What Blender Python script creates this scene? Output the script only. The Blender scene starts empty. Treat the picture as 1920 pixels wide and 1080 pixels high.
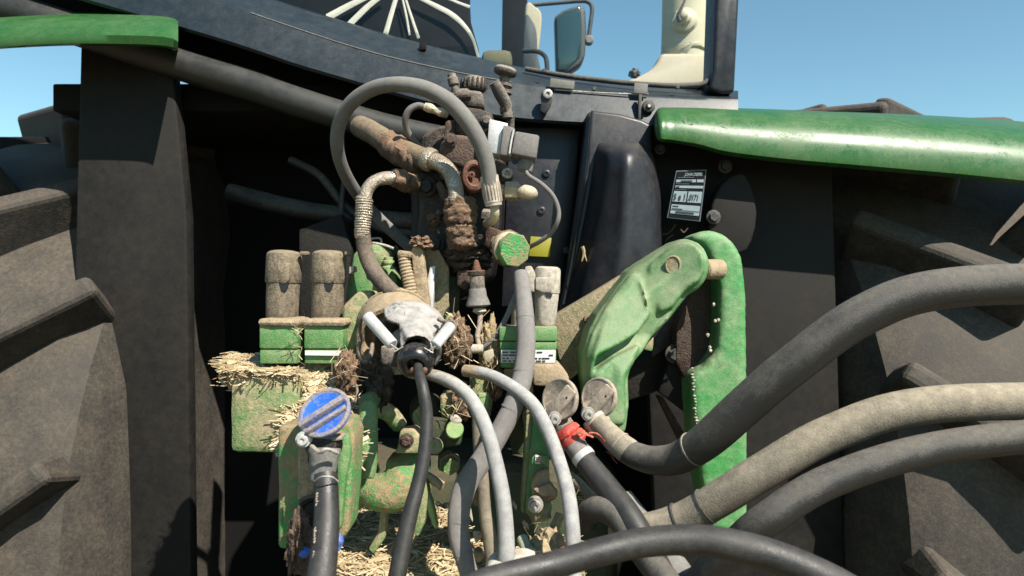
import bpy, bmesh, math, random
from mathutils import Vector, Matrix, noise
random.seed(7)
S = bpy.context.scene
COL = S.collection
V = Vector
F = 1304.0            # focal length in photo pixels (1920 wide)
CAMZ = 1.45

# ---------------------------------------------------------------- camera, light
cam = bpy.data.cameras.new('camera')
co = bpy.data.objects.new('camera', cam)
COL.objects.link(co)
co.location = (0, 0, CAMZ)
co.rotation_euler = (math.radians(90), 0, 0)
cam.sensor_width = 36
cam.lens = 36 * F / 1920
cam.clip_start = 0.05
cam.clip_end = 3000
cam.dof.use_dof = True
cam.dof.focus_distance = 0.86
cam.dof.aperture_fstop = 9.0
S.camera = co

SUN = V((0.47, -0.55, 0.76)).normalized()      # direction towards the sun
w = bpy.data.worlds.new('World')
S.world = w
w.use_nodes = True
nt = w.node_tree
sky = nt.nodes.new('ShaderNodeTexSky')
sky.sky_type = 'NISHITA'
sky.sun_disc = False
sky.sun_elevation = math.asin(SUN.z)
sky.sun_rotation = math.atan2(SUN.x, SUN.y)
sky.air_density = 1.0
sky.dust_density = 0.0
sky.ozone_density = 0.4
tint = nt.nodes.new('ShaderNodeMix')
tint.data_type = 'RGBA'
tint.blend_type = 'MULTIPLY'
tint.inputs[0].default_value = 1
tint.inputs[7].default_value = (.88, 1.14, 1.06, 1)
nt.links.new(sky.outputs[0], tint.inputs[6])
nt.links.new(tint.outputs[2], nt.nodes['Background'].inputs[0])
nt.nodes['Background'].inputs[1].default_value = 0.072
sl = bpy.data.lights.new('sun', 'SUN')
sl.energy = 5.0
sl.angle = math.radians(0.5)
sl.color = (1.0, 0.93, 0.82)
so = bpy.data.objects.new('sun', sl)
so.rotation_euler = SUN.to_track_quat('Z', 'Y').to_euler()
so.location = (2, -2, 4)
COL.objects.link(so)
S.view_settings.view_transform = 'Standard'
S.view_settings.look = 'None'
S.view_settings.gamma = 1
S.view_settings.exposure = 1.02
S.cycles.max_bounces = 8
S.cycles.use_denoising = True

# ---------------------------------------------------------------- helpers
def at(px, py, Y):
    return V(((px - 960) / F * Y, Y, CAMZ - (py - 540) / F * Y))

def m(px, Y):
    return px / F * Y

ORG = {}

def thing(name, label, cat, p, group=None):
    o = bpy.data.objects.new(name, None)
    o.empty_display_size = 0.02
    COL.objects.link(o)
    o.location = p
    o['label'] = label
    o['category'] = cat
    if group:
        o['group'] = group
    ORG[o.name] = V(p)
    return o

def link_mesh(name, me, mt, parent, kind, label, sharp):
    o = bpy.data.objects.new(name, me)
    COL.objects.link(o)
    if mt:
        me.materials.clear()
        me.materials.append(mt)
    if parent is not None:
        o.parent = parent
        ORG[o.name] = ORG[parent.name]
    if kind:
        o['kind'] = kind
    if label:
        o['label'] = label
    if len(me.polygons):
        me.polygons.foreach_set('use_smooth', [True] * len(me.polygons))
        if sharp is not None:
            me.set_sharp_from_angle(angle=math.radians(sharp))
    me.update()
    return o

def part(name, bm, mt, parent=None, kind=None, label=None, sharp=38, org=None):
    o_ = ORG[parent.name] if parent is not None else (org if org is not None else V((0, 0, 0)))
    if o_.length:
        bmesh.ops.translate(bm, verts=bm.verts, vec=-o_)
    me = bpy.data.meshes.new(name)
    bm.to_mesh(me)
    bm.free()
    o = link_mesh(name, me, mt, parent, kind, label, sharp)
    if parent is None:
        o.location = o_
        ORG[o.name] = o_
    return o

def single(name, bm, mt, label, cat, p, group=None, sharp=38):
    o = part(name, bm, mt, None, None, label, sharp, org=V(p))
    o['category'] = cat
    if group:
        o['group'] = group
    return o

def join(*bms):
    a = bms[0]
    for b in bms[1:]:
        me = bpy.data.meshes.new('tmp')
        b.to_mesh(me)
        b.free()
        a.from_mesh(me)
        bpy.data.meshes.remove(me)
    return a

def spline(P, per=8):
    """Catmull-Rom through vectors of any dimension"""
    out = []
    n = len(P)
    for i in range(n - 1):
        p0 = P[i - 1] if i > 0 else [2 * a - b for a, b in zip(P[0], P[1])]
        p1, p2 = P[i], P[i + 1]
        p3 = P[i + 2] if i + 2 < n else [2 * a - b for a, b in zip(P[-1], P[-2])]
        for k in range(per):
            t = k / per
            out.append([0.5 * (2 * b + (c - a) * t + (2 * a - 5 * b + 4 * c - d) * t * t + (3 * b - a - 3 * c + d) * t ** 3)
                        for a, b, c, d in zip(p0, p1, p2, p3)])
    out.append(list(P[-1]))
    return out

def sweep(pts, rad, n=16, caps=True, sx=1.0, sz=1.0, ref=None, phase=0.0):
    bm = bmesh.new()
    uvl = bm.loops.layers.uv.new('UVMap')
    T = []
    for i in range(len(pts)):
        a = pts[max(0, i - 1)]
        b = pts[min(len(pts) - 1, i + 1)]
        d = (b - a)
        T.append(d.normalized() if d.length > 1e-9 else V((0, 0, 1)))
    up = ref or (V((0, -1, 0)) if abs(T[0].y) < .9 else V((1, 0, 0)))
    N = (up - T[0] * up.dot(T[0])).normalized()
    rings = []
    us = []
    u = 0
    for i, p in enumerate(pts):
        if i:
            u += (pts[i] - pts[i - 1]).length
            N = (N - T[i] * N.dot(T[i])).normalized()
        B = T[i].cross(N)
        rings.append([bm.verts.new(p + (N * math.cos(2 * math.pi * k / n + phase) * sx + B * math.sin(2 * math.pi * k / n + phase) * sz) * rad[i]) for k in range(n)])
        us.append(u)
    for i in range(len(rings) - 1):
        for k in range(n):
            k2 = (k + 1) % n
            f = bm.faces.new((rings[i][k], rings[i][k2], rings[i + 1][k2], rings[i + 1][k]))
            for l, uv in zip(f.loops, ((us[i], k / n), (us[i], (k + 1) / n), (us[i + 1], (k + 1) / n), (us[i + 1], k / n))):
                l[uvl].uv = uv
    if caps:
        bm.faces.new(rings[0])
        bm.faces.new(list(reversed(rings[-1])))
    bmesh.ops.recalc_face_normals(bm, faces=bm.faces)
    return bm

def tube(path, n=16, per=8, caps=True, wob=0.0, ribs=None, **kw):
    """path of (px, py, Y, width_px); ribs=(pitch_m, depth_fraction)"""
    P = [list(at(a, b, Y)) + [m(wd, Y) / 2] for a, b, Y, wd in path]
    if ribs:
        per = 40
    Q = spline(P, per)
    pts = [V(q[:3]) for q in Q]
    rad = [max(q[3], 1e-4) for q in Q]
    if wob:
        rad = [r * (1 + wob * noise.noise(p * 60)) for r, p in zip(rad, pts)]
    if ribs:
        u = 0
        for i in range(len(pts)):
            if i:
                u += (pts[i] - pts[i - 1]).length
            rad[i] *= 1 + ribs[1] * (0.5 + 0.5 * math.cos(2 * math.pi * u / ribs[0])) - ribs[1]
    return sweep(pts, rad, n, caps, **kw)

def lathe(A, d, prof, k=1.0, n=24, phase=0.0, sx=1.0, sz=1.0, ref=None):
    d = V(d).normalized()
    pts = [A + d * (s * k) for s, r in prof]
    bm = bmesh.new()
    uvl = bm.loops.layers.uv.new('UVMap')
    up = ref or (V((0, 0, 1)) if abs(d.z) < .8 else V((0, -1, 0)))
    N = (up - d * up.dot(d)).normalized()
    B = d.cross(N)
    rings = []
    for p, (s, r) in zip(pts, prof):
        r = max(r * k, 1e-5)
        rings.append([bm.verts.new(p + (N * math.cos(2 * math.pi * j / n + phase) * sx + B * math.sin(2 * math.pi * j / n + phase) * sz) * r) for j in range(n)])
    for i in range(len(rings) - 1):
        for j in range(n):
            j2 = (j + 1) % n
            f = bm.faces.new((rings[i][j], rings[i][j2], rings[i + 1][j2], rings[i + 1][j]))
            for l, uv in zip(f.loops, ((prof[i][0] * k, j / n), (prof[i][0] * k, (j + 1) / n), (prof[i + 1][0] * k, (j + 1) / n), (prof[i + 1][0] * k, j / n))):
                l[uvl].uv = uv
    bm.faces.new(rings[0])
    bm.faces.new(list(reversed(rings[-1])))
    bmesh.ops.recalc_face_normals(bm, faces=bm.faces)
    return bm

def rod(a, b, wd, wd2=None, n=16, **kw):
    """straight bar between two (px,py,Y) with width in px, slightly chamfered"""
    A, B = at(*a), at(*b)
    r1 = m(wd, a[2]) / 2
    r2 = m(wd2 if wd2 else wd, b[2]) / 2
    L = (B - A).length
    c = min(r1, r2) * .18
    return lathe(A, B - A, [(0, r1 - c), (c, r1), (L - c, r2), (L, r2 - c)], 1.0, n, **kw)

def bevel_all(bm, off, seg=2, ang=20):
    if off <= 0:
        return bm
    es = [e for e in bm.edges if len(e.link_faces) == 2 and e.calc_face_angle(0) > math.radians(ang)]
    bmesh.ops.bevel(bm, geom=es, offset=off, segments=seg, profile=0.5, affect='EDGES', clamp_overlap=True)
    return bm

def prism(pts, depth, bev=0.0, seg=2, Y=None, vec=None):
    """front outline in photo pixels [(px,py[,Y])], real thickness 'depth' (m) going back"""
    bm = bmesh.new()
    fr = [at(p[0], p[1], p[2] if len(p) > 2 else Y) for p in pts]
    d = V(vec).normalized() * depth if vec else V((0, depth, 0))
    a = [bm.verts.new(p) for p in fr]
    b = [bm.verts.new(p + d) for p in fr]
    bm.faces.new(a)
    bm.faces.new(list(reversed(b)))
    n = len(a)
    for i in range(n):
        j = (i + 1) % n
        bm.faces.new((a[i], b[i], b[j], a[j]))
    bmesh.ops.recalc_face_normals(bm, faces=bm.faces)
    return bevel_all(bm, bev, seg)

def smooth_outline(pts, per=4):
    P = [list(p) for p in pts]
    n = len(P)
    out = []
    for i in range(n):
        p0, p1, p2, p3 = P[i - 1], P[i], P[(i + 1) % n], P[(i + 2) % n]
        for k in range(per):
            t = k / per
            out.append(tuple(0.5 * (2 * b + (c - a) * t + (2 * a - 5 * b + 4 * c - d) * t * t + (3 * b - a - 3 * c + d) * t ** 3)
                             for a, b, c, d in zip(p0, p1, p2, p3)))
    return out

def box(c, size, bev=0.001, roll=0, yaw=0, pitch=0, seg=2):
    bm = bmesh.new()
    bmesh.ops.create_cube(bm, size=1)
    bmesh.ops.scale(bm, vec=size, verts=bm.verts)
    bevel_all(bm, bev, seg)
    R = Matrix.Rotation(math.radians(yaw), 4, 'Z') @ Matrix.Rotation(math.radians(pitch), 4, 'X') @ Matrix.Rotation(math.radians(roll), 4, 'Y')
    bmesh.ops.transform(bm, matrix=Matrix.Translation(c) @ R, verts=bm.verts)
    return bm

def boxpx(x0, y0, x1, y1, Y, depth, bev=0.001, roll=0, yaw=0, pitch=0):
    c = at((x0 + x1) / 2, (y0 + y1) / 2, Y) + V((0, depth / 2, 0))
    return box(c, (m(abs(x1 - x0), Y), depth, m(abs(y1 - y0), Y)), bev, roll, yaw, pitch)

def grid(rows, thick=0.0, per=6, across=0):
    """rows: list of lists of (px,py,Y); smooth along each row; thickness by a shifted back sheet"""
    R = [[V(q) for q in spline([list(at(*p)) for p in r], per)] for r in rows]
    if across:
        R = [list(c) for c in zip(*[[V(q) for q in spline([list(p) for p in c], across)] for c in zip(*R)])]
    bm = bmesh.new()
    vs = [[bm.verts.new(p) for p in r] for r in R]
    for i in range(len(vs) - 1):
        for j in range(len(vs[0]) - 1):
            bm.faces.new((vs[i][j], vs[i + 1][j], vs[i + 1][j + 1], vs[i][j + 1]))
    bmesh.ops.recalc_face_normals(bm, faces=bm.faces)
    if thick:
        bmesh.ops.solidify(bm, geom=bm.faces[:], thickness=thick)
        bmesh.ops.recalc_face_normals(bm, faces=bm.faces)
    return bm

def roughen(bm, amp, scale, octv=4, sub=0, seed=0.0):
    if sub:
        bmesh.ops.subdivide_edges(bm, edges=bm.edges[:], cuts=sub, use_grid_fill=True)
    bm.normal_update()
    off = V((seed, seed * 1.7, -seed))
    mv = [(v, v.normal * (noise.fractal(v.co * scale + off, 0.9, 2.1, octv)) * amp) for v in bm.verts]
    for v, d in mv:
        v.co += d
    return bm

def lump(c, r, amp=.25, scale=None, sub=4, seed=0.0):
    """uneven clod: r = (rx, ry, rz) metres"""
    bm = bmesh.new()
    bmesh.ops.create_icosphere(bm, subdivisions=sub, radius=1)
    s = scale or 2.2
    for v in bm.verts:
        n_ = v.co.normalized()
        f = 1 + amp * noise.fractal(n_ * s + V((seed, seed * .3, 1.3 * seed)), 0.8, 2.2, 5)
        v.co = V((n_.x * r[0], n_.y * r[1], n_.z * r[2])) * f
    bmesh.ops.translate(bm, verts=bm.verts, vec=c)
    return bm

def cast(name, bms, mt, parent, voxel=.004, smooth=6, amp=0.0006, scale=120, kind=None, label=None):
    """weld solids into one casting with soft fillets"""
    bm = join(*bms)
    o = part(name, bm, mt, parent, kind, label, None)
    r = o.modifiers.new('weld', 'REMESH')
    r.mode = 'VOXEL'
    r.voxel_size = voxel
    s = o.modifiers.new('soft', 'SMOOTH')
    s.factor = 0.5
    s.iterations = smooth
    dg = bpy.context.evaluated_depsgraph_get()
    me = bpy.data.meshes.new_from_object(o.evaluated_get(dg))
    o.modifiers.clear()
    old = o.data
    b2 = bmesh.new()
    b2.from_mesh(me)
    if amp:
        roughen(b2, amp, scale)
    b2.to_mesh(me)
    b2.free()
    me.name = name
    o.data = me
    bpy.data.meshes.remove(old)
    me.materials.clear()
    me.materials.append(mt)
    me.polygons.foreach_set('use_smooth', [True] * len(me.polygons))
    return o

def hexbolt(A, d, r, h, n=6, washer=True):
    d = V(d).normalized()
    b = lathe(A, d, [(0, r * .95), (h * .12, r), (h * .85, r), (h, r * .86)], 1, n)
    if washer:
        b = join(lathe(A - d * h * .25, d, [(0, r * 1.45), (h * .3, r * 1.45), (h * .34, r * 1.38)], 1, 20), b)
    return b

TOCAM = V((0, -1, 0))

# ---------------------------------------------------------------- materials
def newmat(name):
    mt = bpy.data.materials.new(name)
    mt.use_nodes = True
    n = mt.node_tree
    return mt, n, n.nodes['Principled BSDF']

def lk(n, a, b):
    n.links.new(a, b)

def math_node(n, op, a=None, b=None, c=None):
    x = n.nodes.new('ShaderNodeMath')
    x.operation = op
    for i, v in enumerate((a, b, c)):
        if v is None:
            continue
        if isinstance(v, (int, float)):
            x.inputs[i].default_value = v
        else:
            lk(n, v, x.inputs[i])
    return x.outputs[0]

def mixc(n, f, a, b):
    x = n.nodes.new('ShaderNodeMix')
    x.data_type = 'RGBA'
    for s, v in ((x.inputs[0], f), (x.inputs[6], a), (x.inputs[7], b)):
        if isinstance(v, (int, float)):
            s.default_value = v
        elif isinstance(v, tuple):
            s.default_value = (*v, 1)
        else:
            lk(n, v, s)
    return x.outputs[2]

def noise_node(n, vec, sc, det=6, ro=.6):
    x = n.nodes.new('ShaderNodeTexNoise')
    x.inputs['Scale'].default_value = sc
    x.inputs['Detail'].default_value = det
    x.inputs['Roughness'].default_value = ro
    lk(n, vec, x.inputs['Vector'])
    return x.outputs[0]

def dusty(name, base, dust=(.36, .28, .18), amt=.4, rough=.5, metal=0.0, sc=30, up=.12, bump=.3, bs=500, drough=.92,
          var=.15, soft=.11, wave=None, spec=.5, dust2=None, wt=(.46, .30, .24), wear=None):
    base = tuple(c * .84 for c in base)
    dust = tuple(c * .84 for c in dust)
    dust2 = tuple(c * .84 for c in dust2) if dust2 else None
    mt, n, bs_ = newmat(name)
    tc = n.nodes.new('ShaderNodeTexCoord').outputs['Object']
    A = noise_node(n, tc, sc, 7, .62)
    B = noise_node(n, tc, sc * 7.3, 5, .65)
    C = noise_node(n, tc, bs, 4, .6)
    D = noise_node(n, tc, sc * 2.1, 3, .5)
    g = n.nodes.new('ShaderNodeNewGeometry')
    sp = n.nodes.new('ShaderNodeSeparateXYZ')
    lk(n, g.outputs['Normal'], sp.inputs[0])
    a = math_node(n, 'MULTIPLY', A, wt[0])
    a = math_node(n, 'MULTIPLY_ADD', B, wt[1], a)
    a = math_node(n, 'MULTIPLY_ADD', C, wt[2], a)
    a = math_node(n, 'MULTIPLY_ADD', sp.outputs[2], up, a)
    thr = .66 - .32 * amt
    mr = n.nodes.new('ShaderNodeMapRange')
    mr.inputs[1].default_value = thr - soft
    mr.inputs[2].default_value = thr + soft
    lk(n, a, mr.inputs[0])
    mask = mr.outputs[0]
    b1 = tuple(c * (1 - var) for c in base)
    b2 = tuple(min(1, c * (1 + var)) for c in base)
    dd = dust2 or tuple(c * .62 for c in dust)
    bc = mixc(n, D, b1, b2)
    mrd = n.nodes.new('ShaderNodeMapRange')
    mrd.inputs[1].default_value = .33
    mrd.inputs[2].default_value = .67
    lk(n, B, mrd.inputs[0])
    dc = mixc(n, mrd.outputs[0], dd, dust)
    colr = mixc(n, mask, bc, dc)
    if wear:
        pm = n.nodes.new('ShaderNodeMapRange')
        pm.inputs[1].default_value = wear[0]
        pm.inputs[2].default_value = wear[0] + .06
        lk(n, math_node(n, 'MULTIPLY_ADD', math_node(n, 'SUBTRACT', B, .5), .22, g.outputs['Pointiness']), pm.inputs[0])
        colr = mixc(n, pm.outputs[0], colr, wear[1])
        sp_ = n.nodes.new('ShaderNodeMapRange')
        E = noise_node(n, tc, 330, 2, .5)
        sp_.inputs[1].default_value = .70
        sp_.inputs[2].default_value = .73
        lk(n, E, sp_.inputs[0])
        colr = mixc(n, sp_.outputs[0], colr, wear[1])
    lk(n, colr, bs_.inputs['Base Color'])
    r = math_node(n, 'MULTIPLY_ADD', mask, drough - rough, rough)
    lk(n, math_node(n, 'MULTIPLY_ADD', math_node(n, 'SUBTRACT', B, .5), .25, r), bs_.inputs['Roughness'])
    if metal:
        lk(n, math_node(n, 'MULTIPLY_ADD', mask, -metal, metal), bs_.inputs['Metallic'])
    bs_.inputs['Specular IOR Level'].default_value = spec
    h = math_node(n, 'MULTIPLY_ADD', mask, .6, math_node(n, 'MULTIPLY', C, .8))
    if wave:
        uv = n.nodes.new('ShaderNodeUVMap')
        wv = n.nodes.new('ShaderNodeTexWave')
        mp = n.nodes.new('ShaderNodeMapping')
        mp.inputs['Scale'].default_value = (wave[0], wave[1], 0)
        lk(n, uv.outputs[0], mp.inputs[0])
        lk(n, mp.outputs[0], wv.inputs['Vector'])
        wv.inputs['Scale'].default_value = 1
        wv.bands_direction = 'DIAGONAL'
        wv.inputs['Distortion'].default_value = 0.6
        h = math_node(n, 'MULTIPLY_ADD', wv.outputs[1], wave[2], h)
    bp = n.nodes.new('ShaderNodeBump')
    bp.inputs['Strength'].default_value = bump
    bp.inputs['Distance'].default_value = .0018
    lk(n, h, bp.inputs['Height'])
    lk(n, bp.outputs[0], bs_.inputs['Normal'])
    return mt

def plain(name, base, rough=.5, metal=0.0, spec=.5):
    mt, n, b = newmat(name)
    tc = n.nodes.new('ShaderNodeTexCoord').outputs['Object']
    x = noise_node(n, tc, 90, 5, .6)
    lk(n, mixc(n, x, tuple(c * .8 for c in base), tuple(min(1, c * 1.2) for c in base)), b.inputs['Base Color'])
    b.inputs['Roughness'].default_value = rough
    b.inputs['Metallic'].default_value = metal
    b.inputs['Specular IOR Level'].default_value = spec
    return mt

TAN = (.40, .31, .20)
MUD = (.17, .105, .065)
M = {}
M['panel'] = dusty('panel_black', (.007, .014, .020), (.04, .05, .056), .24, .24, sc=7, bump=.03, bs=300, drough=.5, soft=.35, spec=.40, wt=(.52, .10, .38))
M['black'] = dusty('black_plastic', (.005, .008, .017), (.07, .062, .052), .16, .30, sc=12, bump=.08, bs=900, drough=.6, soft=.28, spec=.38, wt=(.52, .10, .38))
M['liner'] = dusty('liner_black', (.009, .009, .009), (.035, .030, .025), .26, .6, sc=10, bump=.2, bs=500, soft=.25, spec=.2)
M['dark'] = plain('shade_black_metal', (.006, .006, .006), .85, 0, .2)  # near-black base puts the shade of the deep recesses into the colour
M['gasket'] = dusty('gasket_rubber', (.016, .017, .018), (.13, .12, .10), .35, .5, sc=25)
M['green'] = dusty('green_paint', (.028, .235, .045), (.40, .35, .22), .36, .38, sc=14, up=.12, bump=.4, bs=620, soft=.15, wt=(.40, .15, .45))
M['green_clean'] = dusty('green_paint_clean', (.012, .105, .018), (.12, .16, .07), .0, .22, sc=10, bump=.01, bs=300, soft=.3, up=.02, wt=(.52, .10, .38))
M['green_dusty'] = dusty('green_paint_dusty', (.03, .22, .045), (.42, .33, .20), .62, .45, sc=22, up=.15, bump=.5, bs=420)
M['green_link'] = dusty('green_paint_link', (.028, .25, .055), (.42, .40, .28), .24, .40, sc=15, up=.1, bump=.3, bs=700, soft=.16, wt=(.52, .10, .38), wear=(.56, (.30, .24, .14)))
M['tan'] = dusty('dust_caked', (.10, .09, .06), TAN, .88, .8, sc=20, bump=.6, bs=350, dust2=(.27, .20, .125))
M['plate'] = dusty('dust_plate', (.10, .16, .06), (.36, .29, .18), .80, .8, sc=30, bump=.6, bs=500)
M['cap'] = dusty('dust_cap_plastic', (.06, .05, .038), (.27, .215, .145), .66, .7, sc=30, bump=.5, bs=420)
M['capgrey'] = dusty('grey_flap_plastic', (.15, .13, .11), (.40, .33, .26), .75, .75, sc=25, bump=.25, bs=420)
M['white_cap'] = dusty('pale_cap_plastic', (.20, .18, .15), (.52, .46, .38), .80, .7, sc=25, bump=.2, bs=420)
M['mud'] = dusty('mud', (.06, .034, .020), (.27, .165, .10), .54, .62, sc=70, bump=1.0, bs=450, up=.15)
M['rust'] = dusty('rusty_iron', (.034, .018, .012), (.16, .10, .065), .32, .5, sc=45, bump=.8, bs=400, up=.25)
M['redrust'] = dusty('red_rust', (.12, .035, .02), (.20, .12, .08), .35, .7, sc=50, bump=.6)
M['iron'] = dusty('dusty_iron', (.008, .006, .005), (.17, .12, .082), .14, .42, sc=40, up=.26, bump=.6, spec=.35)
M['iron_pale'] = dusty('pale_dusty_iron', (.035, .03, .03), (.30, .25, .20), .42, .7, sc=40, up=.25, bump=.5)
M['steel'] = dusty('steel_muddy', (.50, .44, .36), (.20, .14, .085), .30, .26, .9, sc=50, up=.05, bump=.7, bs=400)
M['zinc'] = dusty('zinc_steel', (.52, .51, .49), (.36, .31, .25), .40, .35, .8, sc=60, up=.1, bump=.3)
M['alu'] = dusty('aluminium', (.62, .62, .62), (.50, .48, .45), .35, .42, .55, sc=40, bump=.15)
M['brass'] = dusty('pale_brass', (.55, .47, .33), (.55, .48, .36), .5, .4, .6, sc=50, bump=.3)
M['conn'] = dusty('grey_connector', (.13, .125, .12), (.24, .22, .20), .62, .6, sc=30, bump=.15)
M['hose'] = dusty('dusty_rubber', (.018, .0175, .017), (.15, .135, .115), .14, .5, sc=22, up=.30, bump=.3, bs=700, soft=.15, wave=(900, 14, .5), wt=(.52, .10, .38))
M['hose_grey'] = dusty('grey_rubber', (.075, .073, .071), (.27, .255, .235), .60, .75, sc=18, up=.16, bump=.3, bs=800, soft=.34, dust2=(.21, .20, .185), wave=(600, 8, .4), wt=(.52, .10, .38))
M['hose_pale'] = dusty('pale_rubber', (.13, .13, .132), (.43, .42, .405), .60, .65, sc=13, up=.12, bump=.3, bs=900, soft=.20, var=.1, dust2=(.31, .305, .30), wt=(.40, .24, .36))
M['hose_black'] = dusty('black_rubber', (.013, .013, .014), (.08, .072, .064), .04, .36, sc=22, up=.12, bump=.15, bs=800, soft=.25, wt=(.52, .10, .38))
M['hose_brown'] = dusty('brown_dusty_rubber', (.035, .03, .027), (.19, .145, .11), .62, .8, sc=30, up=.25, bump=.5, bs=500, soft=.14)
M['hose_tan'] = dusty('tan_dusty_rubber', (.07, .062, .052), (.36, .31, .23), .56, .8, sc=16, up=.28, bump=.4, bs=600, soft=.26, wt=(.52, .10, .38))
M['sleeve'] = dusty('fabric_sleeve', (.16, .15, .145), (.36, .335, .32), .68, .9, sc=24, up=.1, bump=.5, bs=900, soft=.32, dust2=(.29, .27, .255), wave=(1400, 30, .8), wt=(.52, .10, .38))
M['plug'] = dusty('black_plug_plastic', (.012, .012, .014), (.40, .375, .35), .42, .18, sc=15, up=.16, bump=.12, bs=600, soft=.05)
M['green_cast'] = dusty('green_casting', (.026, .205, .046), (.42, .38, .26), .27, .36, sc=7, up=.12, bump=.35, bs=700, soft=.20, var=.1, wt=(.52, .10, .38), wear=(.56, (.30, .24, .14)))
M['boot'] = dusty('black_boot', (.012, .012, .013), (.10, .09, .08), .10, .24, sc=30, bump=.05, up=.08)
M['spring'] = dusty('white_sleeve', (.52, .52, .52), (.36, .33, .29), .25, .45, sc=50, bump=.1)
M['wire'] = dusty('dark_wire', (.10, .08, .075), (.30, .24, .18), .35, .4, .5, sc=80)
M['blue'] = dusty('blue_plastic', (.018, .115, .52), (.36, .29, .22), .26, .42, sc=20, up=.02, bump=.2, soft=.10)
M['blue_dusty'] = dusty('blue_plastic_dusty', (.03, .10, .36), (.34, .28, .22), .66, .5, sc=45, up=.02, bump=.4)
M['tyre'] = dusty('tyre_rubber', (.016, .015, .014), (.15, .12, .088), .14, .75, sc=20, up=.12, bump=.4, bs=300, soft=.25)
M['rail'] = dusty('dusty_rail', (.012, .013, .014), (.06, .06, .05), .12, .42, sc=9, up=.08, bump=.1, soft=.3)
M['green_smeared'] = dusty('green_paint_smeared', (.03, .30, .07), (.34, .24, .135), .54, .45, sc=26, up=.05, bump=.6, bs=420, soft=.06)
M['pipe_brown'] = dusty('brown_dusty_pipe', (.05, .036, .024), (.25, .185, .115), .62, .6, sc=20, up=.28, bump=.5, bs=500, soft=.2)
M['red'] = dusty('red_tie', (.52, .03, .02), (.40, .16, .10), .25, .45, sc=60, bump=.3)
M['yellow'] = dusty('yellow_sticker', (.30, .28, .015), (.24, .22, .08), .2, .5, sc=40, bump=.05)
M['cream'] = dusty('cream_plastic', (.60, .54, .38), (.45, .38, .26), .25, .5, sc=9, bump=.05, soft=.2)
M['creamfoot'] = dusty('cream_foot', (.55, .48, .36), (.46, .38, .27), .35, .6, sc=9, bump=.08, soft=.2)
M['strap'] = dusty('cream_strap', (.62, .59, .50), (.46, .42, .33), .3, .6, sc=20, bump=.1)
M['cloth'] = dusty('dark_cloth', (.007, .0065, .006), (.022, .02, .018), .3, .85, sc=14, bump=.2, spec=.15)
M['olive'] = dusty('olive_foam', (.25, .21, .11), (.35, .30, .18), .4, .8, sc=25, bump=.3)
M['seat'] = dusty('seat_cloth', (.42, .36, .26), (.5, .45, .33), .3, .8, sc=30)
M['grey_seat'] = dusty('grey_seat_shell', (.04, .05, .055), (.1, .1, .1), .3, .6, sc=30)
M['mirror_face'] = plain('mirror_glass', (.03, .06, .065), .12, .3, .6)
M['housing'] = dusty('housing_dark', (.008, .008, .008), (.028, .023, .018), .35, .7, sc=16, bump=.5, bs=250, spec=.3)
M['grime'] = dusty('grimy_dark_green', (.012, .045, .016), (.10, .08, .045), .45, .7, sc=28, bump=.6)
M['label_black'] = plain('label_black', (.006, .008, .010), .8, 0, .1)
M['label_grey'] = plain('label_silver', (.19, .24, .26), .6, 0, .2)
M['label_edge'] = plain('label_edge', (.09, .105, .115), .6, 0, .2)
M['ink'] = plain('black_ink', (.01, .01, .012), .5)
M['white'] = dusty('white_decal', (.72, .71, .68), (.50, .42, .30), .25, .5, sc=60, bump=.05)
M['bluetape'] = dusty('blue_tape', (.05, .12, .19), (.28, .27, .24), .35, .45, sc=60)
M['mint'] = dusty('mint_plastic', (.28, .42, .30), (.50, .46, .33), .4, .5, sc=60)
M['bright_green'] = dusty('light_green_paint', (.17, .40, .12), (.42, .38, .22), .45, .5, sc=50)
M['tape'] = dusty('clear_tape', (.11, .12, .11), (.20, .19, .16), .5, .35, sc=40)

# straw: colour varies per stalk
mt, n, b = newmat('straw')
g = n.nodes.new('ShaderNodeNewGeometry')
cr = n.nodes.new('ShaderNodeValToRGB')
cr.color_ramp.elements[0].color = (.20, .13, .055, 1)
cr.color_ramp.elements[1].color = (.52, .43, .28, 1)
e = cr.color_ramp.elements.new(.55)
e.color = (.38, .30, .18, 1)
lk(n, g.outputs['Random Per Island'], cr.inputs[0])
lk(n, cr.outputs[0], b.inputs['Base Color'])
b.inputs['Roughness'].default_value = .6
M['straw'] = mt
M['chaff'] = dusty('chaff_bed', (.22, .155, .08), (.44, .34, .20), .66, .9, sc=60, bump=1.0, bs=350, dust2=(.26, .18, .09))
M['field'] = dusty('stubble_field', (.07, .055, .03), (.17, .135, .07), .5, .95, sc=3, bump=.6, bs=60)
# window glass: thin sheet, mostly see-through with a faint reflection
mt, n, b = newmat('window_glass')
n.nodes.remove(b)
out = n.nodes['Material Output']
tr = n.nodes.new('ShaderNodeBsdfTransparent')
tr.inputs[0].default_value = (.96, .985, .985, 1)
gl = n.nodes.new('ShaderNodeBsdfGlossy')
gl.inputs['Roughness'].default_value = .02
fr = n.nodes.new('ShaderNodeFresnel')
fr.inputs[0].default_value = 1.45
mx = n.nodes.new('ShaderNodeMixShader')
lk(n, math_node(n, 'MULTIPLY', fr.outputs[0], .5), mx.inputs[0])
lk(n, tr.outputs[0], mx.inputs[1])
lk(n, gl.outputs[0], mx.inputs[2])
lk(n, mx.outputs[0], out.inputs[0])
M['glass'] = mt

# ================================================================ SETTING
bm = bmesh.new()
bmesh.ops.create_grid(bm, x_segments=4, y_segments=4, size=1500)
o = part('ground', bm, M['field'], None, 'structure')

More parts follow.
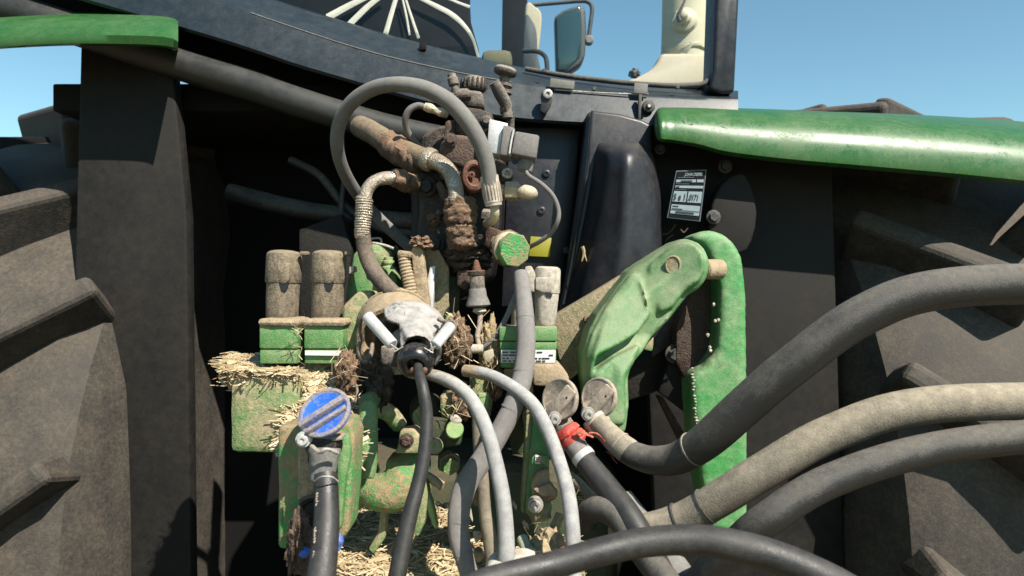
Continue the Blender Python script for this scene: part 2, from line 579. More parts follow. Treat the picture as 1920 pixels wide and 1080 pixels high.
# ================================================================ TRACTOR CAB
cab = thing('tractor_cab', 'glossy black rear wall of the tractor cab under the rear window', 'tractor cab', at(900, 240, 1.2))
XS = [-60, 360, 470, 555, 640, 720, 800, 880, 960, 1040, 1100, 1200, 1300, 1384]
r1 = [-190, -44, -14, 14, 40, 64, 85, 105, 124, 140, 149, 160, 168, 172]
r2 = [-150, -10, 23, 52, 80, 103, 122, 139, 153, 164, 170, 178, 184, 186]
r3 = [-60, 62, 96, 125, 150, 173, 195, 212, 225, 232, 235, 240, 243, 244]
rows = [[(x, y - 2, 1.34) for x, y in zip(XS, r1)],
        [(x, y, 1.225) for x, y in zip(XS, r1)],
        [(x, y + 4, 1.213) for x, y in zip(XS, r1)],
        [(x, y - 4, 1.176) for x, y in zip(XS, r2)],
        [(x, y, 1.168) for x, y in zip(XS, r2)],
        [(x, y + 4, 1.166) for x, y in zip(XS, r2)],
        [(x, y - 6, 1.150) for x, y in zip(XS, r3)],
        [(x, y, 1.156) for x, y in zip(XS, r3)],
        [(x, y + 3, 1.25) for x, y in zip(XS, r3)]]
part('rear_panel', grid(rows), M['panel'], cab, sharp=28)
part('crease_edge', tube([(x, y + 1, 1.1665, 2.2) for x, y in zip(XS[2:9], r2[2:9])], 6), M['conn'], cab)  # paler tube paints the highlight along the worn crease
part('panel_slot', boxpx(786, 80, 798, 93, 1.196, .02, .001), M['dark'], cab)
# second panel piece laid over the joint at the right
part('joint_strip', prism([(1198, 176), (1204, 177), (1201, 232), (1196, 231)], .010, .001, Y=1.147), M['gasket'], cab)
# rounded rail below the panel
part('lower_rail', tube([(-60, -10, 1.185, 60), (200, 74, 1.185, 60), (360, 128, 1.185, 60), (470, 160, 1.185, 58), (555, 190, 1.18, 56), (640, 216, 1.18, 54), (720, 238, 1.18, 52), (800, 256, 1.18, 52), (900, 274, 1.18, 50)], 20), M['rail'], cab)
# floor of the cab behind the panel (blocks the daylight from the cavity below)
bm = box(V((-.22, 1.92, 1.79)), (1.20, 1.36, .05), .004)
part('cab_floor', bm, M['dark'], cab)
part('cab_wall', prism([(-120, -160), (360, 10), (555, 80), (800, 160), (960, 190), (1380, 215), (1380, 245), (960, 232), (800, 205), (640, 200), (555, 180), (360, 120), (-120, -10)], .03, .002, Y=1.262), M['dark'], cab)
# upright inner plate right of the valve
ip = part('inner_plate', prism([(955, 238), (1088, 240), (1072, 400), (1050, 570), (940, 575)], .02, .003, Y=1.19), M['black'], cab)
for (x, y) in ((1024, 326), (1015, 395), (1062, 470)):
    part('rivet_hole', lathe(at(x, y, 1.189), TOCAM, [(0, 7), (2, 7.5), (3, 6), (3, 3.5), (1, 3), (1, .1)], 1.19 / F, 20), M['black'], ip)
# right pillar, gasket
part('pillar', prism([(1347, -120), (1392, -120), (1378, 172), (1352, 176), (1330, 166), (1338, 130)], .07, .006, 3, Y=1.17), M['black'], cab)
part('window_gasket', tube([(1349, -120, 1.185, 11), (1346, 60, 1.185, 11), (1340, 128, 1.185, 11), (1326, 153, 1.185, 11), (1296, 161, 1.185, 11), (1220, 159, 1.185, 10), (1140, 152, 1.19, 10), (1060, 142, 1.195, 10), (985, 129, 1.2, 9)], 12), M['gasket'], cab)
part('trim_line', tube([(1040, 168, 1.163, 2.5), (1110, 173, 1.163, 2.5), (1180, 176, 1.162, 2.5), (1216, 176, 1.162, 2.5)], 8), M['zinc'], cab)
part('tape_patch', prism([(1032, 146), (1078, 152), (1076, 167), (1031, 163)], .003, .0005, Y=1.158), M['tape'], cab)
part('tape_patch', prism([(1190, 155), (1215, 157), (1214, 176), (1188, 174)], .003, .0005, Y=1.156), M['conn'], cab)
# glass
bm = prism([(170, -140), (1346, -140), (1338, 150), (1315, 160), (1220, 160), (1100, 150), (960, 126), (800, 88), (640, 44), (470, -10), (300, -66)], .005, 0, Y=1.232)
part('rear_window', bm, M['glass'], cab)
part('front_pillar', prism([(943, -60), (990, -60), (986, 128), (940, 126)], .06, .004, Y=1.95), M['cloth'], cab)
# latch with its bolt
lt = part('latch', prism(smooth_outline([(1014, 176), (1024, 169), (1034, 176), (1035, 190), (1030, 203), (1020, 212), (1013, 205), (1016, 192)], 3), .012, .002, Y=1.135), M['black'], cab)
part('bolt', join(lathe(at(1027, 177, 1.135), TOCAM, [(0, 9), (5, 9), (6, 7.5), (6, 4), (3, 3.4), (3, .1)], 1.135 / F, 20)), M['zinc'], lt)
part('round_cover', lathe(at(1215, 201, 1.155), (.05, -1, .05), [(0, 12), (5, 12), (7, 10.5), (8, 6), (11, 5), (12, 3.5), (12, .1)], 1.15 / F, 28), M['gasket'], cab)
part('bolt', lathe(at(1217, 199, 1.143), TOCAM, [(0, 3), (3, 3), (3, .1)], 1.15 / F, 6), M['zinc'], cab)
for (x, y) in ((1114, 167), (1020, 133), (1270, 164)):
    part('screw', lathe(at(x, y, 1.166), TOCAM, [(0, 4), (3, 4), (4, 3), (4, .1)], 1.16 / F, 12), M['gasket'], cab)

# cargo behind glass
sh = thing('dark_sheet', 'dark hanging sheet with cream radiating straps behind the upper left of the window', 'sheet', at(740, 100, 1.34))
ol = [(330, -150), (884, -150), (880, 0), (882, 38), (890, 66), (897, 90), (897, 112), (870, 130), (760, 120), (600, 70), (420, 10)]
part('sheet', prism(ol, .03, .004, Y=1.36), M['cloth'], sh)
for p in ([(706, -14, 9), (660, 8, 12), (614, 33, 14)], [(722, -12, 8), (690, 12, 11), (654, 47, 12)], [(746, -14, 8), (735, 22, 9), (723, 64, 10)],
          [(753, -10, 3.5), (762, 30, 4), (768, 66, 4)], [(758, -10, 4), (771, 30, 5), (785, 72, 6)],
          [(778, -8, 6), (815, 10, 9), (848, 28, 10), (872, 50, 8), (887, 74, 6), (897, 108, 5)], [(838, -4, 5), (862, 6, 5), (881, 13, 6)]):
    part('strap', tube([(x, y, 1.345, wd) for x, y, wd in p], 10, sx=.3), M['strap'], sh)
single('armrest', roughen(boxpx(903, 90, 960, 128, 1.30, .06, .012), .001, 60, sub=1), M['olive'], 'olive tan padded armrest on the sill left of the dark pillar', 'armrest', at(930, 128, 1.3))
st = thing('operator_seat', 'cream and grey operator seat edge seen through the window beside the dark pillar', 'seat', at(1000, 140, 1.7))
part('backrest', prism(smooth_outline([(985, 10), (1004, 12), (1015, 24), (1014, 60), (1008, 100), (1004, 128), (985, 130)], 3), .10, .01, 3, Y=1.68), M['seat'], st)
part('shell', prism(smooth_outline([(984, 30), (998, 38), (1006, 60), (1008, 100), (1012, 132), (984, 134)], 3), .04, .008, 2, Y=1.62), M['grey_seat'], st)
single('grab_rail', tube([(980, 96, 1.32, 9), (1004, 96, 1.31, 9), (1018, 102, 1.30, 9), (1025, 116, 1.29, 9), (1026, 160, 1.28, 9)], 12), M['gasket'], 'bent black tube rail just right of the seat behind the window', 'rail', at(1026, 160, 1.28))
mr = thing('side_mirror', 'dark rectangular side mirror hanging in the window against the blue sky', 'mirror', at(1075, 138, 2.0))
ho = [(1040, 30), (1056, 18), (1092, 6), (1098, 20), (1100, 60), (1097, 105), (1090, 120), (1064, 137), (1043, 136)]
part('housing', prism(ho, .05, .008, 3, Y=2.0), M['gasket'], mr)
part('mirror_glass', prism([(1044, 33), (1058, 22), (1086, 13), (1090, 25), (1091, 60), (1089, 104), (1062, 130), (1047, 130)], .004, .001, Y=1.995), M['mirror_face'], mr)
part('arm', tube([(965, 12, 2.02, 7), (1030, 7, 2.02, 7), (1085, 2, 2.02, 8), (1103, 4, 2.02, 8), (1110, 16, 2.02, 8), (1107, 45, 2.02, 8), (1103, 74, 2.02, 8)], 10), M['gasket'], mr)
part('clamp', lathe(at(1104, 76, 2.01), TOCAM, [(-6, 6), (-4, 9), (4, 9), (7, 6), (7, .1)], 2.0 / F, 16), M['conn'], mr)
ad = thing('air_duct', 'cream moulded duct column with a knob inside the right corner of the window', 'duct', at(1280, 155, 1.62))
part('column', tube([(1296, -80, 1.64, 106), (1294, 20, 1.64, 103), (1290, 92, 1.64, 99), (1289, 97, 1.64, 99), (1289, 98, 1.64, 92), (1286, 150, 1.64, 90)], 32), M['cream'], ad)
part('foot', cast_bm := prism([(1240, 99), (1331, 99), (1330, 158), (1140, 168), (1168, 153), (1200, 142), (1221, 130), (1233, 115)], .12, .012, 3, Y=1.58), M['creamfoot'], ad)
kb = part('knob', lathe(at(1283, 36, 1.575), (-.35, -1, .05), [(-14, 26), (2, 22), (5, 15), (14, 13), (17, 9), (26, 8), (28, 5), (28, .1)], 1.57 / F, 24), M['cream'], ad)
part('cable', tube([(1274, 40, 1.54, 8), (1272, 28, 1.54, 8), (1280, 10, 1.54, 5), (1292, -20, 1.55, 4)], 8), M['gasket'], ad)
part('clip', lump(at(1190, 138, 1.55), (.012, .01, .011), .4, sub=3), M['gasket'], ad)

# dark driveline housing deep behind everything
dh = thing('driveline_housing', 'black shaded rear housing of the tractor deep behind the valves and hoses', 'tractor housing', V((0, 1.6, .3)))
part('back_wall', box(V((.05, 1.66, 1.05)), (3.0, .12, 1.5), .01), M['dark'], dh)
part('casing', roughen(box(V((-.10, 1.48, .80)), (.62, .30, .62), .05, seg=4), .003, 25, sub=5), M['grime'], dh)
part('rib_plate', prism([(560, 430), (640, 400), (660, 470), (640, 640), (560, 640)], .03, .004, Y=1.28), M['housing'], dh)
part('drawbar_frame', box(V((-.05, 1.12, .62)), (1.5, .5, .16), .02), M['housing'], dh)

for k_, (pth, lab) in enumerate((([(545, 300, 1.34, 16), (600, 330, 1.32, 16), (650, 390, 1.32, 16), (720, 430, 1.33, 16), (800, 440, 1.34, 16)], 'dim black wiring loom sagging in the shade behind the arching hose'),
                  ([(430, 360, 1.36, 34), (560, 392, 1.35, 34), (700, 410, 1.34, 34), (840, 420, 1.34, 34)], 'dim thick dark pipe crossing the shaded gap behind the valves'),
                  ([(640, 250, 1.33, 10), (646, 320, 1.31, 10), (640, 400, 1.30, 10), (655, 470, 1.29, 10)], 'thin dim dark tube hanging in the shade below the cab'))):
    single('shaded_pipe' if k_ else 'wiring_loom', tube(pth, 12, wob=.05), M['gasket'], lab, 'pipe' if k_ else 'wiring', at(pth[-1][0], pth[-1][1], pth[-1][2]))
# ================================================================ FENDER
fd = thing('rear_fender', 'glossy green rear fender over a black inner liner at the upper right', 'fender', at(1300, 280, 1.1), 'rear fenders')
FX = [1222, 1234, 1260, 1310, 1365, 1480, 1640, 1840, 2060]
rows = [[(x, y, 1.42) for x, y in zip(FX, [206, 203, 201, 202, 204, 208, 212, 222, 240])],
        [(x, y, 1.22) for x, y in zip(FX, [206, 202, 200, 200, 202, 206, 214, 228, 248])],
        [(x, y, 1.14) for x, y in zip(FX, [208, 204, 202, 203, 206, 212, 220, 236, 258])],
        [(x, y, 1.09) for x, y in zip(FX, [222, 216, 214, 217, 222, 230, 240, 256, 280])],
        [(x, y, 1.07) for x, y in zip(FX, [244, 240, 240, 246, 256, 266, 280, 298, 322])],
        [(x, y, 1.075) for x, y in zip(FX, [258, 258, 262, 270, 284, 298, 312, 330, 354])],
        [(x, y, 1.09) for x, y in zip(FX, [262, 264, 268, 277, 292, 306, 320, 338, 362])],
        [(x, y, 1.16) for x, y in zip(FX, [258, 260, 264, 272, 286, 300, 314, 332, 356])]]
for r_ in rows:
    x_, y_, Y_ = r_[0]
    r_[0] = (1226, y_ * .35 + 232 * .65, Y_ * .3 + 1.17 * .7)
part('fender_skin', grid(rows), M['green_clean'], fd, sharp=60)
part('inner_liner', prism([(1215, 225), (1420, 235), (1560, 250), (1590, 1250), (1240, 1250), (1215, 700)], .03, .006, Y=1.19), M['liner'], fd)
part('liner_boss', prism(smooth_outline([(1335, 385), (1350, 350), (1372, 330), (1400, 330), (1420, 400), (1400, 470), (1352, 470), (1330, 440)], 3), .03, .012, 3, Y=1.12), M['liner'], fd)
part('bolt', hexbolt(at(1338, 407, 1.115), TOCAM, .008, .006), M['gasket'], fd)
part('bolt', hexbolt(at(1238, 280, 1.16), TOCAM, .006, .006), M['gasket'], fd)
part('bolt', hexbolt(at(1360, 312, 1.15), TOCAM, .008, .006), M['gasket'], fd)
for p in ([(1238, 440), (1252, 438), (1262, 428), (1266, 420)], [(1248, 452), (1256, 444), (1262, 440)], [(1276, 430), (1282, 436), (1290, 428)]):
    part('wire_end', tube([(x, y, 1.14, 3) for x, y in p], 8), M['rust'], fd)
bm = bmesh.new()
# paint scratches: thin scars on the green skin
for (x0, y0, x1, y1) in ((1284, 218, 1286, 258), (1280, 235, 1300, 233), (1355, 232, 1364, 234)):
    bm = join(bm, rod((x0, y0, 1.078), (x1, y1, 1.076), 1.4, n=6))
part('scratch', bm, M['capgrey'], fd)

lf = thing('rear_fender', 'green rear fender over a black liner at the far left beyond the straw ledge', 'fender', at(150, 300, 1.1), 'rear fenders')
GX = [-140, 0, 120, 220, 290, 322, 334]
rows = [[(x, y + a, Y) for x, y in zip(GX, [44, 30, 24, 24, 26, 30, 36])] for a, Y in ((-6, 1.42), (0, 1.22), (4, 1.14), (18, 1.09), (42, 1.07), (58, 1.075), (62, 1.09), (56, 1.16))]
part('fender_skin', grid(rows), M['green_clean'], lf, sharp=60)
part('inner_liner', prism([(150, 70), (318, 70), (350, 400), (360, 1250), (120, 1250)], .03, .006, Y=1.19), M['liner'], lf)
hb = thing('hitch_beam', 'dusty green carrier block holding the straw under the left valves', 'beam', at(495, 850, .85))
part('beam', roughen(boxpx(430, 700, 560, 850, .80, .14, .008), .001, 40, sub=3), M['green_dusty'], hb)
def tyre(x0, x1):
    cy, cz, R0 = 1.92, .95, .90
    W = x1 - x0
    xm = (x0 + x1) / 2
    pr = [(0, .50), (.005, .58), (-.012, .70), (.0, .80), (.03, .865), (.08, .89), (W * .5, R0), (W - .08, .89), (W - .03, .865), (W, .80), (W + .012, .70), (W - .005, .58), (W, .50)]
    t = part('tyre', lathe(V((x0, cy, cz)), (1, 0, 0), pr, 1, 72), M['tyre'], dh)
    b_ = bmesh.new()
    bmesh.ops.create_cube(b_, size=1)
    for v in b_.verts:
        top = v.co.z > 0
        v.co = V((v.co.x * (W * .53), v.co.y * (.038 if top else .06), v.co.z * .11))
    bevel_all(b_, .012, 3)
    me = bpy.data.meshes.new('tread_bar')
    b_.to_mesh(me)
    b_.free()
    me.materials.append(M['tyre'])
    for side in (-1, 1):
        for i in range(20):
            a = 2 * math.pi * (i + (.5 if side > 0 else 0)) / 20
            o = bpy.data.objects.new('tread_bar', me)
            COL.objects.link(o)
            o.parent = t
            Mx = Matrix.Rotation(a, 4, 'X') @ Matrix.Translation((side * W * .25, 0, R0 + .012)) @ Matrix.Rotation(side * math.radians(10), 4, 'Y') @ Matrix.Rotation(side * math.radians(38), 4, 'Z')
            o.matrix_local = Matrix.Translation(V((xm, cy, cz)) - ORG[dh.name]) @ Mx
    return t
tyre(.58, 1.14)
tyre(-1.22, -.66)
# ================================================================ BLACK SHIELD
sc_ = thing('shield_cover', 'tall moulded black plastic shield standing between the valve and the fender', 'shield', at(1150, 560, 1.12))
part('back_plate', prism([(1100, 212), (1112, 206), (1160, 212), (1205, 224), (1224, 234), (1222, 330), (1215, 620), (1040, 620), (1064, 500), (1084, 360)], .03, .006, 3, Y=1.135), M['black'], sc_)
hw = [  # bulged hood: (y, left edge, fold, ridge, shoulder, right edge)
    (268, 1126, 1142, 1172, 1192, 1202, .10), (274, 1122, 1140, 1176, 1200, 1210, .55), (286, 1118, 1138, 1179, 1210, 1220, .88), (310, 1114, 1136, 1180, 1218, 1229, 1), (350, 1108, 1131, 1180, 1224, 1236, 1), (400, 1099, 1124, 1179, 1228, 1240, 1),
    (460, 1087, 1114, 1177, 1228, 1239, 1), (520, 1073, 1102, 1173, 1222, 1233, 1), (590, 1059, 1090, 1167, 1214, 1225, 1), (660, 1047, 1080, 1160, 1206, 1217, 1)]
rows = []
for (y, a, b_, c, e_, d, k) in hw:
    rows.append([(a - 2, y, 1.136), (a + 2, y, 1.134 - .012 * k), (b_, y, 1.132 - .050 * k), ((b_ + c) / 2, y, 1.132 - .068 * k), (c, y, 1.132 - .078 * k), (e_, y, 1.132 - .052 * k), (d, y, 1.134 - .016 * k), (d + 2, y, 1.14)])
rows = [list(c) for c in zip(*rows)]
part('hood', grid(rows, per=5, across=4), M['black'], sc_, sharp=60)
part('edge_rib', tube([(1111, 208, 1.128, 5), (1100, 330, 1.128, 5), (1078, 460, 1.126, 5), (1056, 570, 1.124, 5)], 8), M['black'], sc_)
single('straw_wisp', join(tube([(1092, 462, 1.09, 7), (1095, 474, 1.09, 6), (1091, 490, 1.09, 2)], 6), tube([(1095, 472, 1.09, 4), (1100, 490, 1.09, 1.5)], 6)), M['straw'],
       'small wisp of straw stuck on the front of the black shield', 'straw wisp', at(1095, 490, 1.09))

# ================================================================ LABEL AND STICKER
LQ = [(1268, 320), (1325, 318), (1313, 415), (1251, 408)]
LY = 1.10
def lq(u, v, off=0.0):
    (x0, y0), (x1, y1), (x2, y2), (x3, y3) = LQ
    x = (x0 * (1 - u) + x1 * u) * (1 - v) + (x3 * (1 - u) + x2 * u) * v
    y = (y0 * (1 - u) + y1 * u) * (1 - v) + (y3 * (1 - u) + y2 * u) * v
    return at(x, y, LY - off)
def lrect(u0, v0, u1, v1, off, th=.0006):
    bm = bmesh.new()
    a = [bm.verts.new(lq(u, v, off)) for u, v in ((u0, v0), (u1, v0), (u1, v1), (u0, v1))]
    b = [bm.verts.new(x.co + V((0, th, 0))) for x in a]
    bm.faces.new(a)
    bm.faces.new(list(reversed(b)))
    for i in range(4):
        j = (i + 1) % 4
        bm.faces.new((a[i], b[i], b[j], a[j]))
    bmesh.ops.recalc_face_normals(bm, faces=bm.faces)
    return bm
def ltext(s, u, v, hu, off, shear=0.0, squeeze=1.0, weight=0.0):
    cu = bpy.data.curves.new('t', 'FONT')
    cu.body = s
    cu.size = 1
    cu.offset = weight
    cu.shear = shear
    to = bpy.data.objects.new('t', cu)
    COL.objects.link(to)
    dg = bpy.context.evaluated_depsgraph_get()
    me = bpy.data.meshes.new_from_object(to.evaluated_get(dg))
    bpy.data.objects.remove(to)
    bm = bmesh.new()
    bm.from_mesh(me)
    bpy.data.meshes.remove(me)
    asp = 93 / 57
    for q in bm.verts:
        q.co = lq(u + q.co.x * hu * squeeze * asp, v - q.co.y * hu, off)
    bmesh.ops.recalc_face_normals(bm, faces=bm.faces)
    return bm
lb = thing('information_label', 'black and silver type plate printed with numbers on the black fender liner', 'label', at(1288, 412, LY))
part('plate', lrect(0, 0, 1, 1, 0, .004), M['label_edge'], lb)
part('face', lrect(.03, .022, .97, .978, .0008), M['label_black'], lb)
for (u0, v0, u1, v1) in ((.06, .19, .70, .245), (.735, .19, .95, .245), (.07, .315, .96, .365), (.06, .43, .475, .65), (.515, .43, .95, .65), (.06, .71, .94, .90)):
    part('field', lrect(u0, v0, u1, v1, .0016), M['label_grey'], lb)
part('lettering', ltext('JOHN DEERE', .30, .118, .090, .0018, .2, .68, .012), M['label_grey'], lb)
part('lettering', ltext('S', .085, .615, .185, .0026, 0, .52, .03), M['ink'], lb)
part('lettering', ltext('e', .225, .615, .205, .0026, 0, .52, .025), M['ink'], lb)
part('lettering', ltext('1', .375, .615, .195, .0026, 0, .52, .03), M['ink'], lb)
part('lettering', ltext('.0171', .53, .61, .175, .0026, .08, .52, .025), M['ink'], lb)
for (u0, v0, u1, v1) in ((.10, .145, .62, .155), (.07, .275, .5, .285), (.08, .395, .45, .402)):
    part('fine_print', lrect(u0, v0, u1, v1, .0018), M['label_edge'], lb)
for (u0, v0, u1, v1) in ((.22, .205, .58, .23), (.10, .33, .20, .35), (.10, .735, .28, .75), (.10, .79, .42, .80), (.22, .845, .78, .875), (.06, .815, .94, .82)):
    part('fine_print', lrect(u0, v0, u1, v1, .0026), M['ink'], lb)
single('yellow_sticker', prism([(995, 443), (1034, 446), (1031, 482), (992, 480)], .002, .0004, Y=1.182), M['yellow'], 'small plain yellow sticker on the dark plate behind the green faceted plug', 'sticker', at(1012, 481, 1.182))

# ================================================================ LIFT ARM
la = thing('hitch_rocker', 'dusty green cast lifting lever rising to a rounded knuckle at the right', 'lift lever', at(1140, 815, .86))
A = [(1280, 445, .885), (1306, 449, .868), (1324, 464, .858), (1332, 488, .856), (1331, 514, .856), (1318, 538, .858), (1290, 556, .862), (1254, 602, .862), (1224, 632, .858), (1206, 662, .85), (1190, 680, .845),
     (1179, 704, .84), (1181, 760, .83), (1174, 816, .83), (1118, 816, .83), (1102, 770, .835), (1093, 715, .84), (1093, 662, .845), (1104, 622, .85), (1120, 590, .86), (1154, 545, .88), (1180, 507, .905), (1232, 473, .905)]
def fan(pts, c, depth, bev, seg):
    """solid whose front is a shallow pyramid-fan round an inner point (keeps the tilted faces flat)"""
    bm = bmesh.new()
    fr = [bm.verts.new(at(*p)) for p in pts]
    bk = [bm.verts.new(at(*p) + V((0, depth, 0))) for p in pts]
    cv = bm.verts.new(at(*c))
    n = len(pts)
    for i in range(n):
        j = (i + 1) % n
        bm.faces.new((fr[i], fr[j], cv))
        bm.faces.new((fr[i], bk[i], bk[j], fr[j]))
    bm.faces.new(list(reversed(bk)))
    bmesh.ops.recalc_face_normals(bm, faces=bm.faces)
    return bm
bmA = prism(A, .075, .011, 3)
bmR = prism([(1186, 512, .886), (1200, 514, .878), (1213, 560, .852), (1222, 590, .848), (1196, 626, .836), (1160, 648, .828), (1120, 668, .824), (1106, 720, .822), (1098, 664, .838), (1112, 622, .842), (1134, 580, .856), (1162, 540, .874)], .06, .014, 4)
bmL = prism([(1112, 700, .822), (1150, 672, .826), (1204, 644, .840), (1190, 682, .832), (1174, 708, .824), (1174, 800, .816), (1122, 800, .816)], .06, .006, 2)
bmK = prism([(1216, 500, .878), (1240, 478, .884), (1280, 452, .872), (1302, 456, .856), (1318, 470, .848), (1324, 490, .846), (1322, 514, .846), (1310, 532, .85), (1286, 546, .852), (1262, 578, .852), (1236, 590, .852), (1222, 540, .868)], .05, .007, 3)
cast('casting', [bmA, bmR, bmL, bmK], M['green_cast'], la, .0021, 11, .0003, 130)
part('boss', lathe(at(1263, 498, .866), (-.45, -1, .1), [(0, 18), (6, 17.5), (7, 15), (5, 14), (5, .1)], .866 / F, 26, sx=1.1, sz=.85), M['plate'], la)
part('pin', rod((1318, 505, .925), (1352, 505, .94), 38, n=24), M['tan'], la)
part('rear_plate', roughen(prism([(1034, 594), (1110, 550), (1182, 506), (1206, 512), (1160, 590), (1118, 640), (1085, 700), (1066, 716), (1052, 690), (1040, 640)], .035, .004, 2, Y=.945), .0006, 80), M['plate'], la)
part('weld_crumb', join(lump(at(1108, 602, .94), (.006, .004, .004), .5, sub=2), lump(at(1098, 598, .94), (.004, .003, .004), .5, sub=2, seed=3), lump(at(1130, 573, .935), (.003, .003, .008), .5, sub=2, seed=5)), M['mud'], la, kind='stuff')
part('shield_tab', prism([(1226, 628), (1205, 655), (1224, 660), (1226, 645)], .03, .003, Y=.875), M['green_dusty'], la)

lk_ = thing('lift_link', 'broad bright green upright link with a rounded top at the right edge', 'lift link', at(1350, 1000, .95))
Bm = [(1292, 447), (1316, 431), (1346, 432), (1374, 448), (1394, 480), (1402, 560), (1404, 800), (1404, 1010), (1336, 1005), (1322, 940), (1312, 880), (1304, 820), (1297, 750), (1296, 706), (1322, 688), (1344, 660), (1349, 600), (1349, 540), (1340, 500), (1322, 462)]
cast('casting', [prism([(x, y, .945) for x, y in Bm], .07, .010, 4)], M['green_link'], lk_, .0026, 5, .0006, 110)
part('web', roughen(prism([(1268, 610), (1296, 548), (1330, 500), (1352, 540), (1352, 690), (1290, 720), (1268, 680)], .03, .004, 2, Y=.985), .0006, 80), M['rust'], lk_)
b_ = bmesh.new()
rr = random.Random(3)
for i in range(26):
    y = 690 + i * 5.8
    x = 1296 + (y - 690) * .06 + rr.uniform(-2, 2)
    b_ = join(b_, lump(at(x + 3, y, .94), (m(rr.uniform(1, 3.4), .94), .002, m(rr.uniform(.8, 2), .94)), .5, sub=2, seed=i))
for (x, y) in ((1338, 571), (1341, 602), (1327, 628), (1331, 652), (1347, 600), (1332, 658)):
    b_ = join(b_, lump(at(x, y, .935), (m(3, .94), .002, m(3.5, .94)), .5, sub=2, seed=y))
part('paint_flake', b_, M['white_cap'], lk_, kind='stuff')
part('bolt', hexbolt(at(1325, 838, 1.02), (-.6, -1, 0), .008, .008), M['rust'], lk_)

ax = thing('axle_bracket', 'dark angular axle bracket plates in the shade between the green arms', 'bracket', at(1240, 850, 1.05))
part('side_plate', prism([(1170, 700), (1196, 672), (1225, 655), (1262, 650), (1232, 735), (1178, 752), (1168, 740)], .03, .004, Y=1.03), M['housing'], ax)
part('front_plate', prism([(1234, 735), (1262, 655), (1312, 632), (1316, 790), (1290, 778)], .03, .004, Y=1.0), M['liner'], ax)
part('bolt', join(hexbolt(at(1264, 664, .995), TOCAM, .009, .008), lathe(at(1264, 664, .998), TOCAM, [(0, 17), (3, 17), (4, 15), (4, 13), (1, 12.5), (1, .1)], 1 / F, 22)), M['gasket'], ax)
part('brace', prism([(1232, 742), (1244, 744), (1312, 860), (1312, 890), (1290, 860)], .02, .003, Y=1.04), M['rust'], ax)
part('web_plate', prism([(1228, 640), (1285, 560), (1300, 565), (1290, 625), (1222, 672)], .02, .003, Y=1.02), M['gasket'], ax)

# ================================================================ CONTROL VALVE CAPS AND BLOCKS
def valve_unit(x, Y, label, sc=1.0, decal=False, capm='cap', y0=463, bm_col='green_dusty'):
    """x: centre of the cap in photo pixels"""
    g = 'capped control valves in a row'
    t = thing('control_valve', label, 'control valve', at(x, 672, Y), g)
    k = Y / F * sc
    A_ = at(x - 4, y0 + 142 * sc, Y + .035)
    up = V((.03, 0, 1))
    c = part('cap_lower', roughen(lathe(A_, up, [(0, 29), (2, 30), (40, 31), (79, 31.5), (80, 30)], k, 32), .0006, 70, 3), M[capm], t)
    # hood of the cap with its drooping lip in front
    bm = lathe(A_ + up.normalized() * 78 * k, up, [(0, 33), (2, 34), (50, 33.5), (57, 32), (61, 27), (63, 18), (63.5, .1)], k, 32)
    part('cap_hood', roughen(bm, .0005, 60, 3), M[capm], t)
    part('cap_lip', prism([(x - 15 * sc, y0 + 30 * sc), (x + 11 * sc, y0 + 30 * sc), (x + 9 * sc, y0 + 62 * sc), (x + 3 * sc, y0 + 70 * sc), (x - 7 * sc, y0 + 70 * sc), (x - 13 * sc, y0 + 62 * sc)], .012, .003, Y=Y + .035 - 35.5 * k), M[capm], t)
    part('latch_notch', prism([(x - 10 * sc, y0 + 68 * sc), (x + 8 * sc, y0 + 68 * sc), (x + 3 * sc, y0 + 82 * sc), (x - 5 * sc, y0 + 82 * sc)], .004, 0, Y=Y + .035 - 32.6 * k), M['ink'], t)
    part('hinge_tab', boxpx(x + 28 * sc, y0 + 8 * sc, x + 44 * sc, y0 + 16 * sc, Y + .02, .012, .002), M[capm], t)
    return t

t = valve_unit(617, .85, 'second tan dusty capped valve from the left above a green block')
def block(t, x0, y0, x1, y1, Y, mat, split=None):
    hgt = y1 - y0
    part('block', roughen(boxpx(x0, y0, x1, y0 + hgt * .62, Y, .075, .002), .0004, 60), M[mat], t)
    part('block', roughen(boxpx(x0 + 1, y0 + hgt * .635, x1 - 1, y1, Y + .002, .07, .0015), .0004, 60), M[mat], t)
block(t, 570, 608, 643, 682, .835, 'green')
part('decal', prism([(572, 657), (640, 658), (640, 667), (572, 666)], .0012, 0, Y=.8325), M['white'], t)
part('shoulder', roughen(boxpx(566, 598, 648, 612, .83, .085, .004), .0012, 90, sub=2), M['tan'], t)
t2 = valve_unit(533, .85, 'tan dusty capped valve cut by the left edge of the view')
block(t2, 486, 608, 559, 682, .835, 'green')
part('shoulder', roughen(boxpx(482, 598, 562, 612, .83, .085, .004), .0012, 90, sub=2), M['tan'], t2)
t3 = thing('control_valve', 'pale capped control valve right of the thick grey sleeve on a green block', 'control valve', at(1022, 690, .85), 'capped control valves in a row')
k = .86 / F
A_ = at(1022, 612, .875)
up = V((.05, 0, 1))
part('cap_lower', lathe(A_, up, [(0, 17), (2, 19), (8, 20), (66, 23.5), (70, 23)], k, 28), M['white_cap'], t3)
part('cap_hood', lathe(A_ + up.normalized() * 64 * k, up, [(0, 24.5), (2, 25), (42, 24.5), (47, 23), (50, 18), (50.5, .1)], k, 28), M['white_cap'], t3)
part('cap_lip', prism([(1004, 520), (1036, 520), (1035, 548), (1020, 549), (1004, 543)], .008, .0015, Y=.875 - 26.5 * k), M['white_cap'], t3)
part('latch_notch', prism([(1022, 549), (1036, 550), (1034, 558), (1026, 557)], .003, 0, Y=.875 - 24.8 * k), M['ink'], t3)
